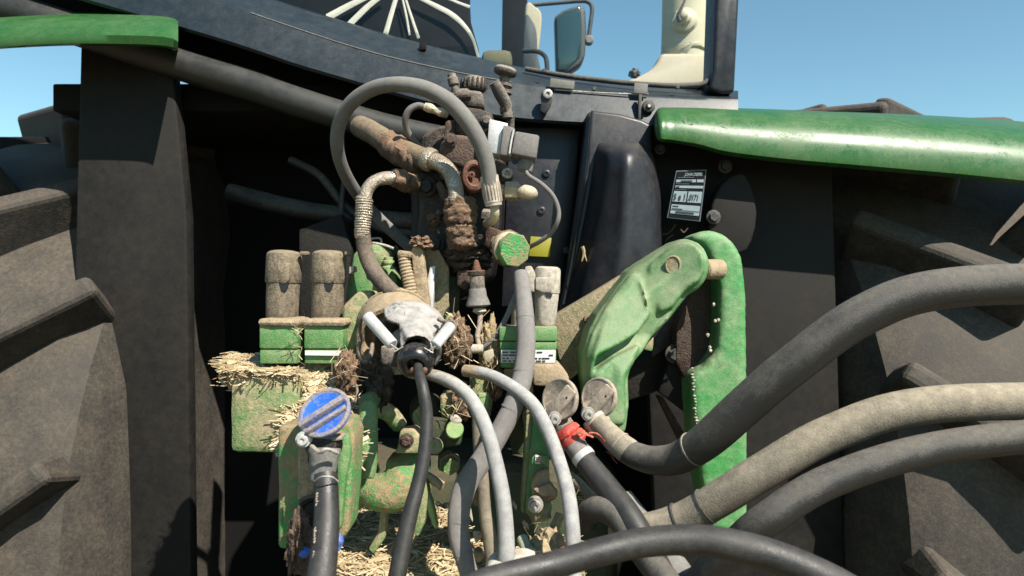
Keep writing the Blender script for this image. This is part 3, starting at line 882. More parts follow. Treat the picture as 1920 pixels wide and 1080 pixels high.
part('cap_clip', prism([(984, 500), (996, 498), (1004, 512), (1004, 548), (994, 547), (984, 530)], .02, .002, Y=.86), M['white_cap'], t3)
part('cap_lower', lathe(at(976, 618, .89), up, [(0, 18), (4, 19), (60, 20), (64, 18)], k, 24), M['capgrey'], t3)
block(t3, 936, 613, 1045, 656, .845, 'green')
part('block', roughen(boxpx(938, 656, 1043, 690, .8455, .07, .002), .0004, 60), M['green'], t3)
dc = part('decal', prism([(940, 656), (1042, 656), (1041, 680), (939, 680)], .0012, 0, Y=.8435), M['white'], t3)
b_ = bmesh.new()
rr = random.Random(5)
for row, yy in enumerate((660.5, 666, 672, 677)):
    x = 942
    while x < 1036:
        wd = rr.uniform(4, 15)
        if rr.random() < .75:
            b_ = join(b_, prism([(x, yy - 1.2), (x + wd, yy - 1.2), (x + wd, yy + 1.2), (x, yy + 1.2)], .0006, 0, Y=.8426))
        x += wd + rr.uniform(1, 4)
part('decal_marks', b_, M['ink'], dc)
part('ledge', roughen(prism([(996, 684), (1050, 684), (1068, 706), (1068, 726), (1000, 724)], .06, .004, 2, Y=.83), .0008, 70), M['tan'], t3)
part('ledge', roughen(prism([(944, 690), (998, 690), (1000, 740), (960, 748), (944, 720)], .05, .003, 2, Y=.86), .0008, 70), M['green_dusty'], t3)

# green valve blocks between the left caps and the bracket
vb = thing('valve_block', 'bright green valve block with a small pale plug behind the brown hose', 'valve block', at(705, 560, .9))
part('body', roughen(prism([(660, 478), (676, 462), (705, 456), (724, 474), (724, 496), (744, 520), (750, 556), (668, 590), (650, 560)], .07, .005, 2, Y=.90), .0006, 60), M['green'], vb)
part('top_cap', prism([(694, 470), (722, 472), (724, 502), (700, 498)], .03, .003, Y=.885), M['green_dusty'], vb)
part('nipple', lathe(at(728, 504, .885), (0.05, -.1, 1), [(0, 12), (4, 12), (5, 9), (10, 9), (11, 11), (15, 11), (16, 8), (22, 8), (22, .1)], .885 / F, 18), M['bright_green'], vb)
part('tab', prism([(655, 500), (662, 498), (664, 508), (654, 514)], .02, .001, Y=.87), M['white_cap'], vb)
part('shoulder', roughen(prism([(640, 575), (672, 545), (700, 545), (690, 600), (672, 650), (650, 690), (642, 660)], .06, .006, 3, Y=.86), .001, 60), M['green_dusty'], vb)
b_ = join(tube([(692, 448, .93, 4), (712, 447, .93, 4), (716, 456, .93, 4)], 8), tube([(694, 454, .92, 5), (722, 460, .92, 5), (738, 466, .92, 5)], 8))
part('pipe_stub', b_, M['zinc'], vb)
single('coolant_pipe', tube([(690, 470, .97, 20), (720, 478, .97, 22), (745, 470, .98, 22)], 14), M['grime'], 'dark green pipe stub in the shade behind the green block', 'pipe', at(720, 480, .97))
# bracket
bk = thing('mounting_bracket', 'dusty upright mounting bracket plate carrying the brown valve', 'bracket', at(800, 610, .9))
part('edge_flange', roughen(prism([(770, 470), (784, 448), (792, 452), (796, 500), (806, 560), (808, 590), (788, 592), (778, 550)], .05, .003, 2, Y=.875), .0006, 70), M['tan'], bk)
part('web', roughen(prism([(778, 462), (812, 452), (842, 500), (842, 610), (806, 612), (800, 560), (792, 500)], .02, .002, 2, Y=.905), .0004, 60), M['plate'], bk)
part('strip', prism([(806, 500), (816, 498), (812, 580), (802, 600), (794, 560)], .012, .0015, Y=.885), M['alu'], bk)
part('clod', lump(at(790, 456, .88), (.014, .012, .008), .5, seed=2), M['mud'], bk)
single('corrugated_conduit', tube([(756, 474, .87, 24), (760, 500, .87, 24), (767, 530, .87, 25), (772, 562, .87, 26)], 16, ribs=(.0042, .14)), M['tan'],
       'short tan corrugated conduit leaning beside the bracket', 'conduit', at(772, 562, .87))
single('conduit_clip', boxpx(744, 470, 772, 482, .862, .03, .003, roll=8), M['tan'], 'tan clip around the top of the corrugated conduit', 'clip', at(758, 482, .86))

# ================================================================ TRAILER VALVE
tv = thing('trailer_valve', 'brown mud-caked hydraulic valve with rusty ports in the middle', 'hydraulic valve', at(840, 500, .93))
part('shade_backing', roughen(prism([(790, 252), (836, 228), (920, 226), (948, 260), (944, 420), (926, 520), (860, 560), (800, 520), (770, 450), (770, 340)], .10, .010, 3, Y=.985), .002, 40, sub=2), M['iron'], tv)  # dark backing added to fill the shaded black gaps behind the valve
part('main_body', roughen(prism([(780, 318), (830, 300), (905, 300), (930, 340), (925, 420), (900, 470), (880, 500), (810, 495), (778, 455), (785, 390)], .09, .008, 3, Y=.915), .0015, 50, sub=2), M['iron'], tv)
part('mid_body', roughen(prism([(826, 262), (850, 252), (900, 256), (916, 282), (912, 306), (880, 318), (836, 304), (822, 290)], .08, .007, 3, Y=.885), .0018, 55, sub=3), M['rust'], tv)
part('upper_block', roughen(prism([(852, 196), (900, 203), (926, 212), (924, 248), (900, 258), (856, 252)], .07, .005, 2, Y=.89), .0008, 60, sub=2), M['iron'], tv)
part('neck', roughen(prism([(858, 166), (904, 170), (908, 202), (856, 196)], .05, .004, 2, Y=.90), .0007, 60, sub=2), M['iron_pale'], tv)
part('shelf', roughen(prism([(838, 176), (858, 164), (880, 164), (884, 182), (846, 186)], .04, .004, 2, Y=.885), .0008, 60, sub=2), M['iron_pale'], tv)
part('side_block', roughen(prism([(834, 226), (856, 222), (858, 262), (832, 264)], .05, .004, 2, Y=.90), .0012, 60, sub=2), M['rust'], tv)
part('lower_flange', roughen(prism([(824, 300), (870, 296), (872, 330), (846, 348), (822, 336)], .04, .004, 2, Y=.89), .001, 60, sub=2), M['iron'], tv)
part('bolt', hexbolt(at(838, 318, .888), TOCAM, .006, .005), M['iron_pale'], tv)
part('bolt', hexbolt(at(866, 222, .888), TOCAM, .005, .004), M['rust'], tv)
part('bolt', hexbolt(at(912, 226, .888), TOCAM, .005, .004), M['iron_pale'], tv)
part('drain_pipe', tube([(957, 220, .92, 16), (955, 260, .925, 16), (950, 300, .93, 16)], 12, wob=.06), M['iron_pale'], tv)
part('nut', lathe(at(950, 212, .912), (-.12, 0, 1), [(0, 13), (2, 14), (9, 14), (11, 12)], .91 / F, 6), M['rust'], tv)
part('lower_block', roughen(prism([(846, 470), (912, 462), (918, 500), (880, 516), (850, 506)], .05, .004, 2, Y=.90), .0015, 60, sub=2), M['iron'], tv)
part('hex_nut', lathe(at(905, 404, .885), (1, -.2, -.1), [(0, 12), (2, 13), (14, 13), (16, 11)], .885 / F, 6), M['iron_pale'], tv)
# ribbed knob on top
kn = lathe(at(888, 170, .925), (.06, 0, 1), [(0, 22), (3, 24), (16, 24), (22, 21), (25, 14), (26, .1)], .91 / F, 32)
part('top_knob', roughen(kn, .0006, 80), M['iron_pale'], tv)
b_ = bmesh.new()
for i in range(9):
    a = math.radians(-80 + i * 20)
    p = at(888, 168, .925) + V((math.sin(a) * .0172, -math.cos(a) * .0172, 0))
    b_ = join(b_, lathe(p, (.06, 0, 1), [(0, 2), (16, 2), (18, 1.2)], .91 / F, 8))
part('knob_ribs', b_, M['iron'], tv)
part('bleed_nipple', join(lathe(at(856, 178, .89), (-.25, 0, 1), [(0, 8), (12, 8), (13, 6), (18, 6), (19, 10), (32, 10), (34, 8), (40, 8), (41, 5)], .89 / F, 16)), M['iron_pale'], tv)
# right-hand riser
part('riser_pipe', tube([(952, 222, .91, 20), (950, 200, .91, 21), (938, 176, .905, 24), (926, 154, .90, 20)], 16, wob=.06), M['iron_pale'], tv)
rs = part('breather_cap', join(lathe(at(946, 140, .92), (.25, -.1, 1), [(-4, 10), (0, 20), (3, 22), (9, 22), (14, 18), (16, 8), (16, .1)], .91 / F, 24)), M['iron_pale'], tv)
part('breather_neck', lathe(at(944, 172, .92), (.08, 0, 1), [(-6, 10), (-4, 16), (2, 16), (3, 11), (8, 11), (9, 16), (14, 16), (15, 9), (34, 10)], .91 / F, 20), M['iron_pale'], tv)
# solenoid and its connector
sb = part('solenoid', prism([(917, 222), (953, 231), (941, 290), (912, 286)], .035, .002, Y=.86), M['alu'], tv)
part('solenoid_face', prism([(944, 233), (966, 240), (960, 293), (937, 290)], .04, .002, Y=.852), M['conn'], sb)
cn = part('connector', prism([(966, 245), (1012, 253), (1006, 297), (958, 288)], .04, .003, Y=.848), M['conn'], tv)
part('connector_rim', tube([(963, 243, .85, 4), (958, 268, .85, 4), (955, 288, .85, 4)], 8), M['alu'], cn)
part('cable_gland', lathe(at(983, 322, .868), (.18, 0, 1), [(0, 11), (2, 14), (8, 15), (20, 14), (28, 10)], .868 / F, 18), M['conn'], cn)
# ports
pr = part('port_ring', roughen(lathe(at(888, 331, .882), (.15, -1, .05), [(-10, 26), (6, 26), (10, 24), (12, 18), (9, 15), (2, 14), (2, .1)], .9 / F, 32, sx=1.15, sz=.85), .0007, 80), M['redrust'], tv)
part('port_screw', lathe(at(885, 328, .876), TOCAM, [(0, 6), (4, 6), (5, 4), (5, 2.4), (2, 2), (2, .1)], .9 / F, 16), M['redrust'], pr)
lg = part('lug', prism(smooth_outline([(926, 302), (944, 306), (960, 318), (962, 332), (948, 340), (930, 338)], 3), .02, .003, Y=.905), M['iron_pale'], tv)
part('bolt', lathe(at(950, 326, .903), (.1, -1, 0), [(-4, 11), (8, 11), (10, 9.5), (10, 5), (5, 4.5), (5, .1)], .9 / F, 18), M['zinc'], lg)
bf = part('elbow_fitting', lathe(at(936, 358, .89), (1, -.1, -.03), [(0, 11), (9, 11), (9, 9), (12, 9), (12, 17), (14, 18), (34, 18), (36, 17), (36, 14), (40, 13)], .89 / F, 6, phase=.3), M['brass'], tv)
part('elbow_end', tube([(974, 360, .885, 24), (984, 360, .88, 27), (994, 362, .882, 26), (999, 364, .895, 20)], 18), M['brass'], bf)
part('bolt', hexbolt(at(815, 458, .91), TOCAM, .009, .008), M['iron'], tv)
part('bolt', hexbolt(at(800, 350, .91), TOCAM, .009, .008), M['iron'], tv)
part('bolt', hexbolt(at(845, 262, .88), TOCAM, .006, .005), M['rust'], tv)
b_ = join(lump(at(812, 412, .91), (.008, .006, .008), .6, sub=3, seed=4), lump(at(822, 400, .91), (.004, .004, .004), .6, sub=2, seed=8))
part('mud_spot', b_, M['mud'], tv)
part('clamp_strap', roughen(prism([(816, 345), (826, 340), (850, 372), (842, 384), (826, 372)], .02, .002, Y=.885), .001, 80, sub=1), M['rust'], tv)
# green plug on the lower right of the valve
gp = thing('end_plug', 'green faceted plug on a rusty block below the grey hose end', 'plug', at(960, 510, .87))
d = (at(972, 476, .845) - at(928, 452, .89)).normalized()
part('rust_block', roughen(box(at(930, 452, .885), (.024, .03, .026), .002, roll=25, yaw=30, pitch=15), .0008, 90, sub=2), M['rust'], gp)
part('collar', roughen(lathe(at(940, 458, .88), d, [(-4, 20), (0, 25), (8, 26), (16, 26), (18, 30), (26, 31), (28, 28)], .87 / F, 24), .0007, 90), M['brass'], gp)
dk = (at(972, 475, .845) - at(952, 464, .868)).normalized()
part('hex_cap', lathe(at(958, 468, .866), V((.36, -.90, -.12)), [(-8, 34), (0, 35), (18, 35), (22, 32), (22.5, .1)], .86 / F, 8, phase=.25, sx=.95, sz=.92), M['green_smeared'], gp)
part('mud_rim', roughen(lathe(at(953, 466, .872), V((.36, -.90, -.12)), [(-6, 26), (0, 35), (5, 36), (9, 30)], .86 / F, 24), .002, 90, 5), M['mud'], gp)

# mud-caked fitting: suction pipe, steel elbow, nut
sp = thing('suction_pipe', 'thick tan dusty pipe ending in a steel elbow and a mud-caked nut', 'pipe', at(865, 470, .86))
part('sleeve', tube([(676, 238, 1.06, 42), (700, 250, 1.02, 43), (740, 276, .96, 44), (780, 294, .92, 44), (806, 302, .90, 42)], 20, wob=.05), M['pipe_brown'], sp)
part('mud_crust', roughen(tube([(726, 268, .965, 47), (750, 286, .94, 50), (775, 300, .92, 48), (790, 308, .91, 40)], 24, per=14), .004, 70, 5), M['mud'], sp)
part('collar', tube([(800, 297, .893, 44), (806, 300, .89, 46), (812, 303, .888, 42)], 20, per=4), M['steel'], sp)
part('elbow', tube([(804, 299, .89, 32), (824, 306, .883, 32), (842, 322, .876, 31), (852, 346, .87, 30), (857, 376, .866, 30)], 18), M['steel'], sp)
nb = bmesh.new()
A_ = at(862, 372, .872)
prof = []
for i in range(46):
    t_ = i / 45
    y = t_ * 100
    r = 27 + 4 * math.sin(min(1, t_ * 3) * 1.57) - 10 * max(0, t_ - .35) - 6 * (1 if .50 < t_ < .55 else 0)
    if t_ > .9:
        r *= max(.15, 1 - ((t_ - .9) / .1) ** 1.6 * .9)
    prof.append((y, r if i else 20))
nb = lathe(A_, (.06, -.06, -1), prof, .87 / F, 56)
roughen(nb, .0032, 120, 5)
roughen(nb, .0022, 420, 4)
part('mud_nut', nb, M['mud'], sp, sharp=None)
part('nut_rim', lathe(at(858, 372, .866), (.05, -.2, 1), [(-3, 19), (2, 19), (3, 16)], .866 / F, 20), M['steel'], sp)
# second elbow with ferrule
el = thing('steel_elbow', 'muddy steel elbow with a threaded ferrule left of the valve', 'pipe elbow', at(683, 440, .86))
part('elbow', tube([(770, 340, .90, 24), (746, 336, .88, 26), (722, 334, .868, 25), (700, 342, .862, 24), (687, 360, .86, 24), (684, 384, .86, 24)], 18, wob=.04), M['steel'], el)
part('mud_collar', roughen(tube([(735, 334, .872, 30), (752, 337, .882, 36), (768, 344, .895, 36), (781, 350, .905, 22)], 24, per=12), .004, 90, 5), M['mud'], el, sharp=None)
part('ferrule', roughen(tube([(684, 368, .86, 26), (683, 376, .86, 34), (682, 400, .86, 33), (680, 420, .86, 31), (679, 438, .86, 31), (679, 440, .86, 27)], 24, ribs=(.0032, .10)), .0006, 200), M['steel'], el)
single('return_hose', tube([(680, 430, .862, 27), (683, 462, .862, 29), (692, 492, .86, 31), (712, 524, .855, 32), (742, 556, .86, 32), (765, 590, .90, 32)], 18, wob=.05), M['hose_brown'],
       'brown dusty hose running down from the threaded ferrule behind the plug socket', 'hose', at(742, 560, .86))
ah = thing('arc_hose', 'grey hose arching in a wide loop over the valve with a ribbed end', 'hose', at(918, 400, .82))
part('hose', tube([(919, 345, .84, 28), (913, 305, .835, 29), (897, 262, .83, 31), (872, 222, .825, 32), (838, 188, .82, 32), (796, 166, .82, 30), (748, 158, .825, 28), (700, 166, .84, 28), (660, 192, .86, 27), (637, 230, .88, 26), (632, 272, .90, 25), (642, 314, .93, 24), (662, 352, .97, 23), (690, 388, 1.01, 22), (725, 424, 1.03, 22), (772, 466, 1.04, 22), (800, 490, 1.05, 22)], 20, wob=.02), M['hose_grey'], ah)
part('ferrule', lathe(at(917, 330, .842), at(926, 388, .845) - at(917, 330, .842), [(-1, 15), (0, 17), (2, 17.5), (20, 17), (40, 17), (50, 17), (51, 16), (56, 15.5), (57, 10)], .845 / F, 22), M['white_cap'], ah)
b_ = bmesh.new()
for i in range(9):
    a = math.radians(-75 + 19 * i)
    ax_ = (at(926, 388, .845) - at(917, 330, .842)).normalized()
    p = at(919, 342, .843) + V((math.sin(a) * .0112, -math.cos(a) * .0112, 0))
    b_ = join(b_, lathe(p, ax_, [(0, 1.2), (1, 1.6), (34, 1.6), (35, 1.2)], .845 / F, 6))
part('ferrule_ribs', b_, M['capgrey'], ah)
part('elbow', tube([(926, 384, .848, 17), (928, 400, .85, 17), (924, 413, .86, 17), (912, 420, .88, 16)], 14), M['brass'], ah)
ph = thing('pilot_hose', 'thin dark pilot hose curling left from a yellowish fitting on the valve', 'hose', at(836, 212, .92))
part('hose', tube([(800, 202, .915, 11), (784, 198, .915, 12), (768, 206, .915, 13), (760, 224, .92, 13), (764, 246, .93, 12), (778, 266, .94, 12), (800, 290, .95, 12)], 14), M['hose_grey'], ph)
part('fitting', roughen(tube([(796, 200, .91, 15), (806, 203, .91, 18), (816, 207, .91, 14), (826, 210, .91, 17), (838, 214, .915, 16)], 10), .0006, 120), M['brass'], ph)
sc1 = single('signal_cable', tube([(987, 322, .86, 7), (992, 330, .855, 8), (1016, 346, .85, 9), (1037, 368, .85, 9), (1047, 394, .85, 9), (1045, 416, .85, 9), (1032, 438, .86, 9), (1010, 454, .87, 9), (988, 468, .89, 9), (978, 500, .90, 9), (972, 536, .88, 10), (960, 570, .865, 10), (944, 606, .86, 10), (924, 636, .855, 9), (905, 652, .855, 8)], 12), M['hose_grey'],
             'thin grey cable from the boxy connector curving past the green plug', 'cable', at(985, 500, .88))
# pressure switch
ps = thing('pressure_switch', 'grey rubber booted pressure switch hanging below the mud-caked nut', 'sensor', at(900, 590, .87))
DN = V((.05, 0, -1))
part('spike', roughen(lathe(at(893, 487, .87), DN, [(0, 1), (2, 4), (20, 9), (22, 9)], .87 / F, 16), .0008, 100), M['redrust'], ps)
part('collar', lathe(at(893, 507, .87), DN, [(0, 15), (2, 17), (9, 16), (11, 12)], .87 / F, 20), M['rust'], ps)
part('cup', lathe(at(894, 517, .87), DN, [(0, 13), (2, 14), (22, 14), (26, 15)], .87 / F, 20), M['iron_pale'], ps)
part('boot', lathe(at(895, 541, .87), DN, [(0, 15), (2, 16), (14, 17), (24, 21), (31, 23), (34, 20), (35, 8)], .87 / F, 24), M['conn'], ps)
part('tip', lathe(at(899, 577, .87), DN, [(0, 6), (1, 12), (7, 13), (10, 9), (12, 6)], .87 / F, 18), M['white_cap'], ps)
part('stem', tube([(901, 586, .87, 10), (899, 610, .866, 10), (895, 630, .862, 10), (898, 648, .858, 10)], 12), M['capgrey'], ps)
single('cable_joint', rod((868, 654, .85), (906, 654, .852), 18, 17), M['white_cap'], 'short pale cylindrical cable joint lying above the straw clump', 'cable joint', at(886, 662, .85))
single('rust_block', roughen(prism([(858, 508), (878, 502), (884, 530), (872, 545), (856, 536)], .03, .003, 2, Y=.89), .0015, 80, sub=3), M['rust'], 'reddish rust-caked lug left of the pressure switch', 'lug', at(868, 545, .89))
single('green_post', tube([(846, 522, .93, 30), (846, 560, .925, 31), (842, 612, .92, 32)], 18), M['grime'], 'dark green upright post in shade right of the bracket', 'post', at(842, 612, .92))
single('mint_chip', prism([(834, 598), (842, 586), (852, 592), (850, 604), (840, 608)], .012, .002, Y=.88), M['bright_green'], 'small bright green chip beside the plug cover hinge', 'chip', at(842, 608, .88))
single('wire_leaf', roughen(prism([(862, 562), (874, 555), (886, 556), (880, 562)], .006, .001, Y=.88), .001, 100), M['rust'], 'small tan curled flake behind the pressure switch', 'flake', at(872, 562, .88))

# ================================================================ PLUG AND SOCKET
so_ = thing('trailer_socket', 'round dust-caked trailer socket housing behind the black plug', 'socket', at(735, 710, .80))
dd_ = V((.14, -1, -.42))
part('drum', roughen(lathe(at(744, 606, .872), dd_, [(-20, 66), (0, 70), (4, 74), (9, 74), (10, 70), (14, 70), (15, 72), (58, 70), (66, 72), (74, 72), (77, 69), (77, 62), (70, 58), (30, 54), (30, .1)], .85 / F, 56), .0009, 60), M['tan'], so_)
part('hollow_shade_disc', roughen(lathe(at(752, 634, .80), dd_, [(-6, 52), (16, 52), (20, 48), (20, .1)], .80 / F, 36), .0006, 60), M['iron'], so_)  # dark inner disc paints the black shadow in the drum's hollow
pg = thing('trailer_plug', 'black trailer plug with dusty hood and two white spring arms', 'plug', at(778, 700, .72))
hood = prism([(716, 580, .775), (740, 564, .782), (790, 567, .785), (818, 584, .782), (832, 604, .770), (826, 616, .760), (812, 626, .746), (812, 652, .722), (806, 646, .722), (798, 636, .724), (783, 631, .726), (766, 636, .724), (756, 648, .722), (749, 658, .722), (747, 632, .738), (747, 610, .752), (732, 608, .758), (720, 600, .766)], .030, .004, 2)
cast('hood', [hood], M['plug'], pg, .0018, 4, .0005, 120)
part('hood_clip', prism([(744, 580, .7705), (760, 578, .7705), (758, 592, .7635), (742, 590, .7645)], .01, .002, 2), M['plug'], pg)
part('shell', roughen(lathe(at(770, 652, .775), (.12, -1, -.42), [(-8, 44), (6, 42), (20, 38), (30, 34)], .75 / F, 36), .0004, 80), M['iron_pale'], pg)
part('boot', lathe(at(780, 668, .736), (.08, -1, -.50), [(-30, 30), (-6, 34), (0, 38), (6, 42), (13, 44), (26, 44), (35, 42), (43, 37), (48, 30), (49, 24), (46, 19), (40, 16), (26, 14), (26, .1)], .72 / F * .80, 48), M['boot'], pg)
def spring(a, b_, wd):
    s = part('spring_arm', rod(a, b_, wd, wd, 20), M['spring'], pg)
    A, B = at(*a), at(*b_)
    dr = (B - A).normalized()
    sg = 1 if b_[0] < 778 else -1
    for (x, y, x2, y2) in ((b_[0] - 6 * sg, b_[1] - 2, b_[0] + 12 * sg, b_[1] + 10), (b_[0] + 8 * sg, b_[1] - 6, b_[0] + 3 * sg, b_[1] + 14), (b_[0] + 3 * sg, b_[1] + 14, b_[0] + 20 * sg, b_[1] + 4)):
        part('wire_hook', rod((x, y, b_[2] - .002), (x2, y2, b_[2] - .001), 2.6, n=8), M['zinc'], s)
    return s
spring((688, 592, .735), (736, 646, .715), 23)
spring((846, 610, .735), (815, 648, .715), 22)
part('hinge_wire', tube([(700, 596, .75, 6), (686, 592, .74, 6), (676, 604, .745, 7), (676, 625, .755, 7), (680, 640, .76, 7)], 10), M['wire'], pg)
part('hinge_wire', tube([(822, 598, .755, 9), (836, 604, .75, 9), (850, 604, .742, 7), (854, 616, .74, 5), (846, 632, .74, 4), (838, 638, .745, 4)], 10), M['wire'], pg)
single('wire_loop', tube([(676, 640, .745, 8), (672, 658, .745, 9), (678, 674, .745, 9), (688, 676, .748, 9), (696, 662, .755, 9), (698, 645, .765, 8)], 12), M['wire'], 'bent dark wire loop hanging left of the spring arm', 'wire', at(684, 676, .745))
part('skirt', prism([(712, 648), (740, 652), (748, 672), (744, 687), (714, 684)], .03, .004, Y=.742), M['iron_pale'], pg)
part('skirt', prism([(812, 660), (824, 652), (822, 676), (814, 690)], .03, .003, Y=.742), M['iron_pale'], pg)
part('terminal', lathe(at(773, 696, .712), (0, -1, -.3), [(-8, 5), (2, 5), (3, 3)], .7 / F, 10), M['redrust'], pg)
part('terminal', lathe(at(796, 696, .712), (0, -1, -.3), [(-8, 5), (2, 5), (3, 3)], .7 / F, 10), M['redrust'], pg)
single('plug_cable', tube([(783, 680, .728, 17), (785, 694, .708, 18), (788, 708, .690, 20), (794, 734, .678, 22), (800, 780, .675, 24), (797, 840, .668, 26), (786, 900, .66, 27), (770, 960, .65, 30), (754, 1030, .64, 33), (742, 1100, .63, 34), (730, 1200, .62, 35)], 18), M['hose_black'],
       'thick black cable dropping from the trailer plug to the bottom of the view', 'cable', at(742, 1090, .63))

# ================================================================ COUPLERS WITH FLAPS
def flap(t, cx, cy, Y, r, ang, mt, ridge=True, n=None, smt=None):
    """round dust flap with a raised strap running along 'ang' (deg in the picture)"""
    n = V(n if n else (-.12, -1, .42)).normalized()
    c = at(cx, cy, Y)
    k = Y / F
    f = part('flap', roughen(lathe(c, n, [(-8, r * .94), (-6, r * .99), (1, r), (3, r * .97), (3.4, r * .9), (2.2, r * .86), (2.5, .1)], k, 44), .0003, 60), mt, t)
    if smt:
        part('rim', roughen(lathe(c, n, [(-1, r * .9), (-1, r * 1.02), (3.5, r * 1.02), (5, r * .98), (5, r * .90), (2.6, r * .86), (2.0, r * .84)], k, 44), .0004, 60), smt, f)
    a = math.radians(ang)
    dr = V((math.cos(a), 0, math.sin(a)))
    dr = (dr - n * dr.dot(n)).normalized()
    sd = n.cross(dr).normalized()
    def slab(o0, w0, h0, l0, l1, tap=.75, slant=0.0):
        bm = bmesh.new()
        bmesh.ops.create_cube(bm, size=1)
        for v in bm.verts:
            up_ = v.co.z > 0
            v.co = V((v.co.x * (l1 - l0) * k, v.co.y * w0 * k * (tap if up_ else 1), v.co.z * h0 * k * (1 if v.co.x < 0 else .55) + (slant * v.co.y * w0 * k if up_ else 0)))
        bevel_all(bm, 1.4 * k, 2)
        R = Matrix((dr, sd, n)).transposed().to_4x4()
        bmesh.ops.transform(bm, matrix=Matrix.Translation(c + dr * (l0 + l1) / 2 * k + sd * o0 * k + n * (1 + h0 / 2) * k) @ R, verts=bm.verts)
        return bm
    sm = smt or mt
    if ridge:
        part('strap', roughen(slab(-r * .02, r * .30, 16, -r * 1.0, r * .90), .0004, 80), sm, f)
        part('strap', roughen(slab(-r * .42, r * .18, 13, -r * .88, r * .78), .0004, 80), sm, f)
    else:
        part('strap', slab(-r * .30, r * .62, 13, -r * 1.02, r * .88, .9, .25), mt, f)
        part('pin_hole', lathe(c - sd * r * .40 * k + dr * r * .42 * k + n * 9 * k, n, [(0, 2.6), (2, 2.6), (2, .1)], k, 10), M['ink'], f)
    return c, n, k
def hinge(t, x, y, Y, r, mt='zinc'):
    h = part('hinge_bolt', join(lathe(at(x, y, Y), TOCAM, [(-10, r), (0, r), (3, r * .95), (3, r * .72), (8, r * .7), (10, r * .6), (10, r * .3), (7, r * .25), (7, .1)], Y / F, 24)), M[mt], t)
    return h

bc = thing('hose_coupler', 'hose coupler with the blue dusty flap at the lower left', 'hose coupler', at(610, 900, .66), 'hose couplers with dust flaps')
flap(bc, 609, 774, .665, 50, 44, M['blue'], n=(-.25, -1, .80), smt=M['blue_dusty'])
hinge(bc, 569, 824, .655, 15, 'alu')
part('hinge_arm', prism([(560, 806), (584, 800), (612, 822), (640, 818), (640, 826), (590, 832), (572, 838), (558, 832)], .02, .003, Y=.662), M['capgrey'], bc)
part('body', roughen(lathe(at(609, 824, .675), (-.03, -.25, -1), [(0, 33), (10, 35), (22, 33), (26, 29), (40, 28), (44, 26)], .668 / F, 10, phase=.2), .0008, 100), M['iron'], bc)
part('collar', roughen(lathe(at(608, 850, .665), (-.03, -.25, -1), [(-10, 30), (-4, 31), (4, 27), (48, 24), (50, 23)], .66 / F, 28), .0003, 100), M['conn'], bc)
part('band', roughen(tube([(584, 836, .645, 7), (600, 848, .637, 8), (612, 842, .636, 8), (634, 850, .645, 6)], 10), .0006, 150), M['zinc'], bc)
part('ring', tube([(589, 903, .645, 3), (600, 895, .634, 3), (612, 893, .63, 3), (624, 895, .634, 3), (634, 903, .645, 3)], 8), M['alu'], bc)
lh = thing('feed_hose', 'thick black hose leaving the blue coupler downward at the left edge', 'hose', at(605, 1080, .62))
part('hose', tube([(611, 890, .655, 44), (612, 930, .645, 45), (612, 980, .63, 48), (607, 1040, .615, 52), (600, 1100, .60, 56), (590, 1220, .58, 60)], 20), M['hose_black'], lh)
b_ = bmesh.new()
rr = random.Random(11)
for i in range(18):
    y = 925 + i * 5 + (40 if i > 4 else 0) + (14 if i > 10 else 0)
    x = 590 - (y - 925) * .055
    b_ = join(b_, boxpx(x + 2, y, x + rr.uniform(4, 7), y + rr.uniform(1.5, 5), .624 - (y - 925) * .00017, .003, .0003, roll=rr.uniform(-10, 30)))
part('printed_marks', b_, M['capgrey'], lh)
gb = thing('coupler_plate', 'muddy green coupler plate behind the blue flapped coupler', 'plate', at(610, 1000, .72))
part('plate', roughen(prism([(520, 800), (560, 795), (655, 790), (664, 820), (660, 900), (652, 1000), (630, 1022), (560, 1030), (520, 1030)], .05, .005, 3, Y=.70), .0009, 50, sub=3), M['green_smeared'], gb)
part('patch', roughen(prism([(630, 820), (652, 812), (658, 850), (648, 900), (640, 990), (626, 1000), (632, 900)], .01, .003, 2, Y=.692), .0006, 70), M['green'], gb)
part('port', roughen(lathe(at(584, 966, .695), (.1, -1, .2), [(-10, 32), (4, 32), (8, 28), (6, 22), (-2, 20), (-2, .1)], .69 / F, 28, sx=1.15), .0006, 80), M['iron'], gb)
part('mud_smear', roughen(prism([(556, 830), (590, 850), (600, 900), (590, 930), (556, 940)], .01, .004, 3, Y=.695), .002, 60, sub=3), M['tan'], gb)
part('coloured_scrap', join(lump(at(570, 1035, .66), (.006, .004, .005), .5, sub=2), lump(at(632, 1015, .66), (.006, .004, .009), .5, sub=2)), M['blue'], gb)
part('mud_clod', lump(at(562, 1020, .67), (.012, .012, .03), .5, seed=9), M['rust'], gb)

def coupler(cx, cy, Y, label, hx, hy, r=40):
    t = thing('hose_coupler', label, 'hose coupler', at(hx, hy + 30, Y), 'hose couplers with dust flaps')
    flap(t, cx, cy, Y, r, 43, M['capgrey'], ridge=False, n=(-.85, -1, .25))
    hinge(t, hx, hy, Y - .012, 13)
    part('hinge_lug', prism([(hx - 10, hy - 14), (hx + 6, hy - 16), (hx + 16, hy - 2), (hx + 10, hy + 10), (hx - 10, hy + 8)], .02, .003, Y=Y - .004), M['capgrey'], t)
    return t
ca = coupler(1049, 748, .79, 'hose coupler with a tan round flap and a red tie below it', 1040, 785, 40)
part('body', roughen(lathe(at(1050, 790, .80), V((.35, -.35, -.8)), [(0, 22), (10, 24), (20, 22), (24, 20), (40, 21)], .79 / F, 10), .0008, 100), M['iron_pale'], ca)
cb = coupler(1122, 745, .785, 'hose coupler with a grey tilted flap nearest the green arm', 1103, 777, 38)
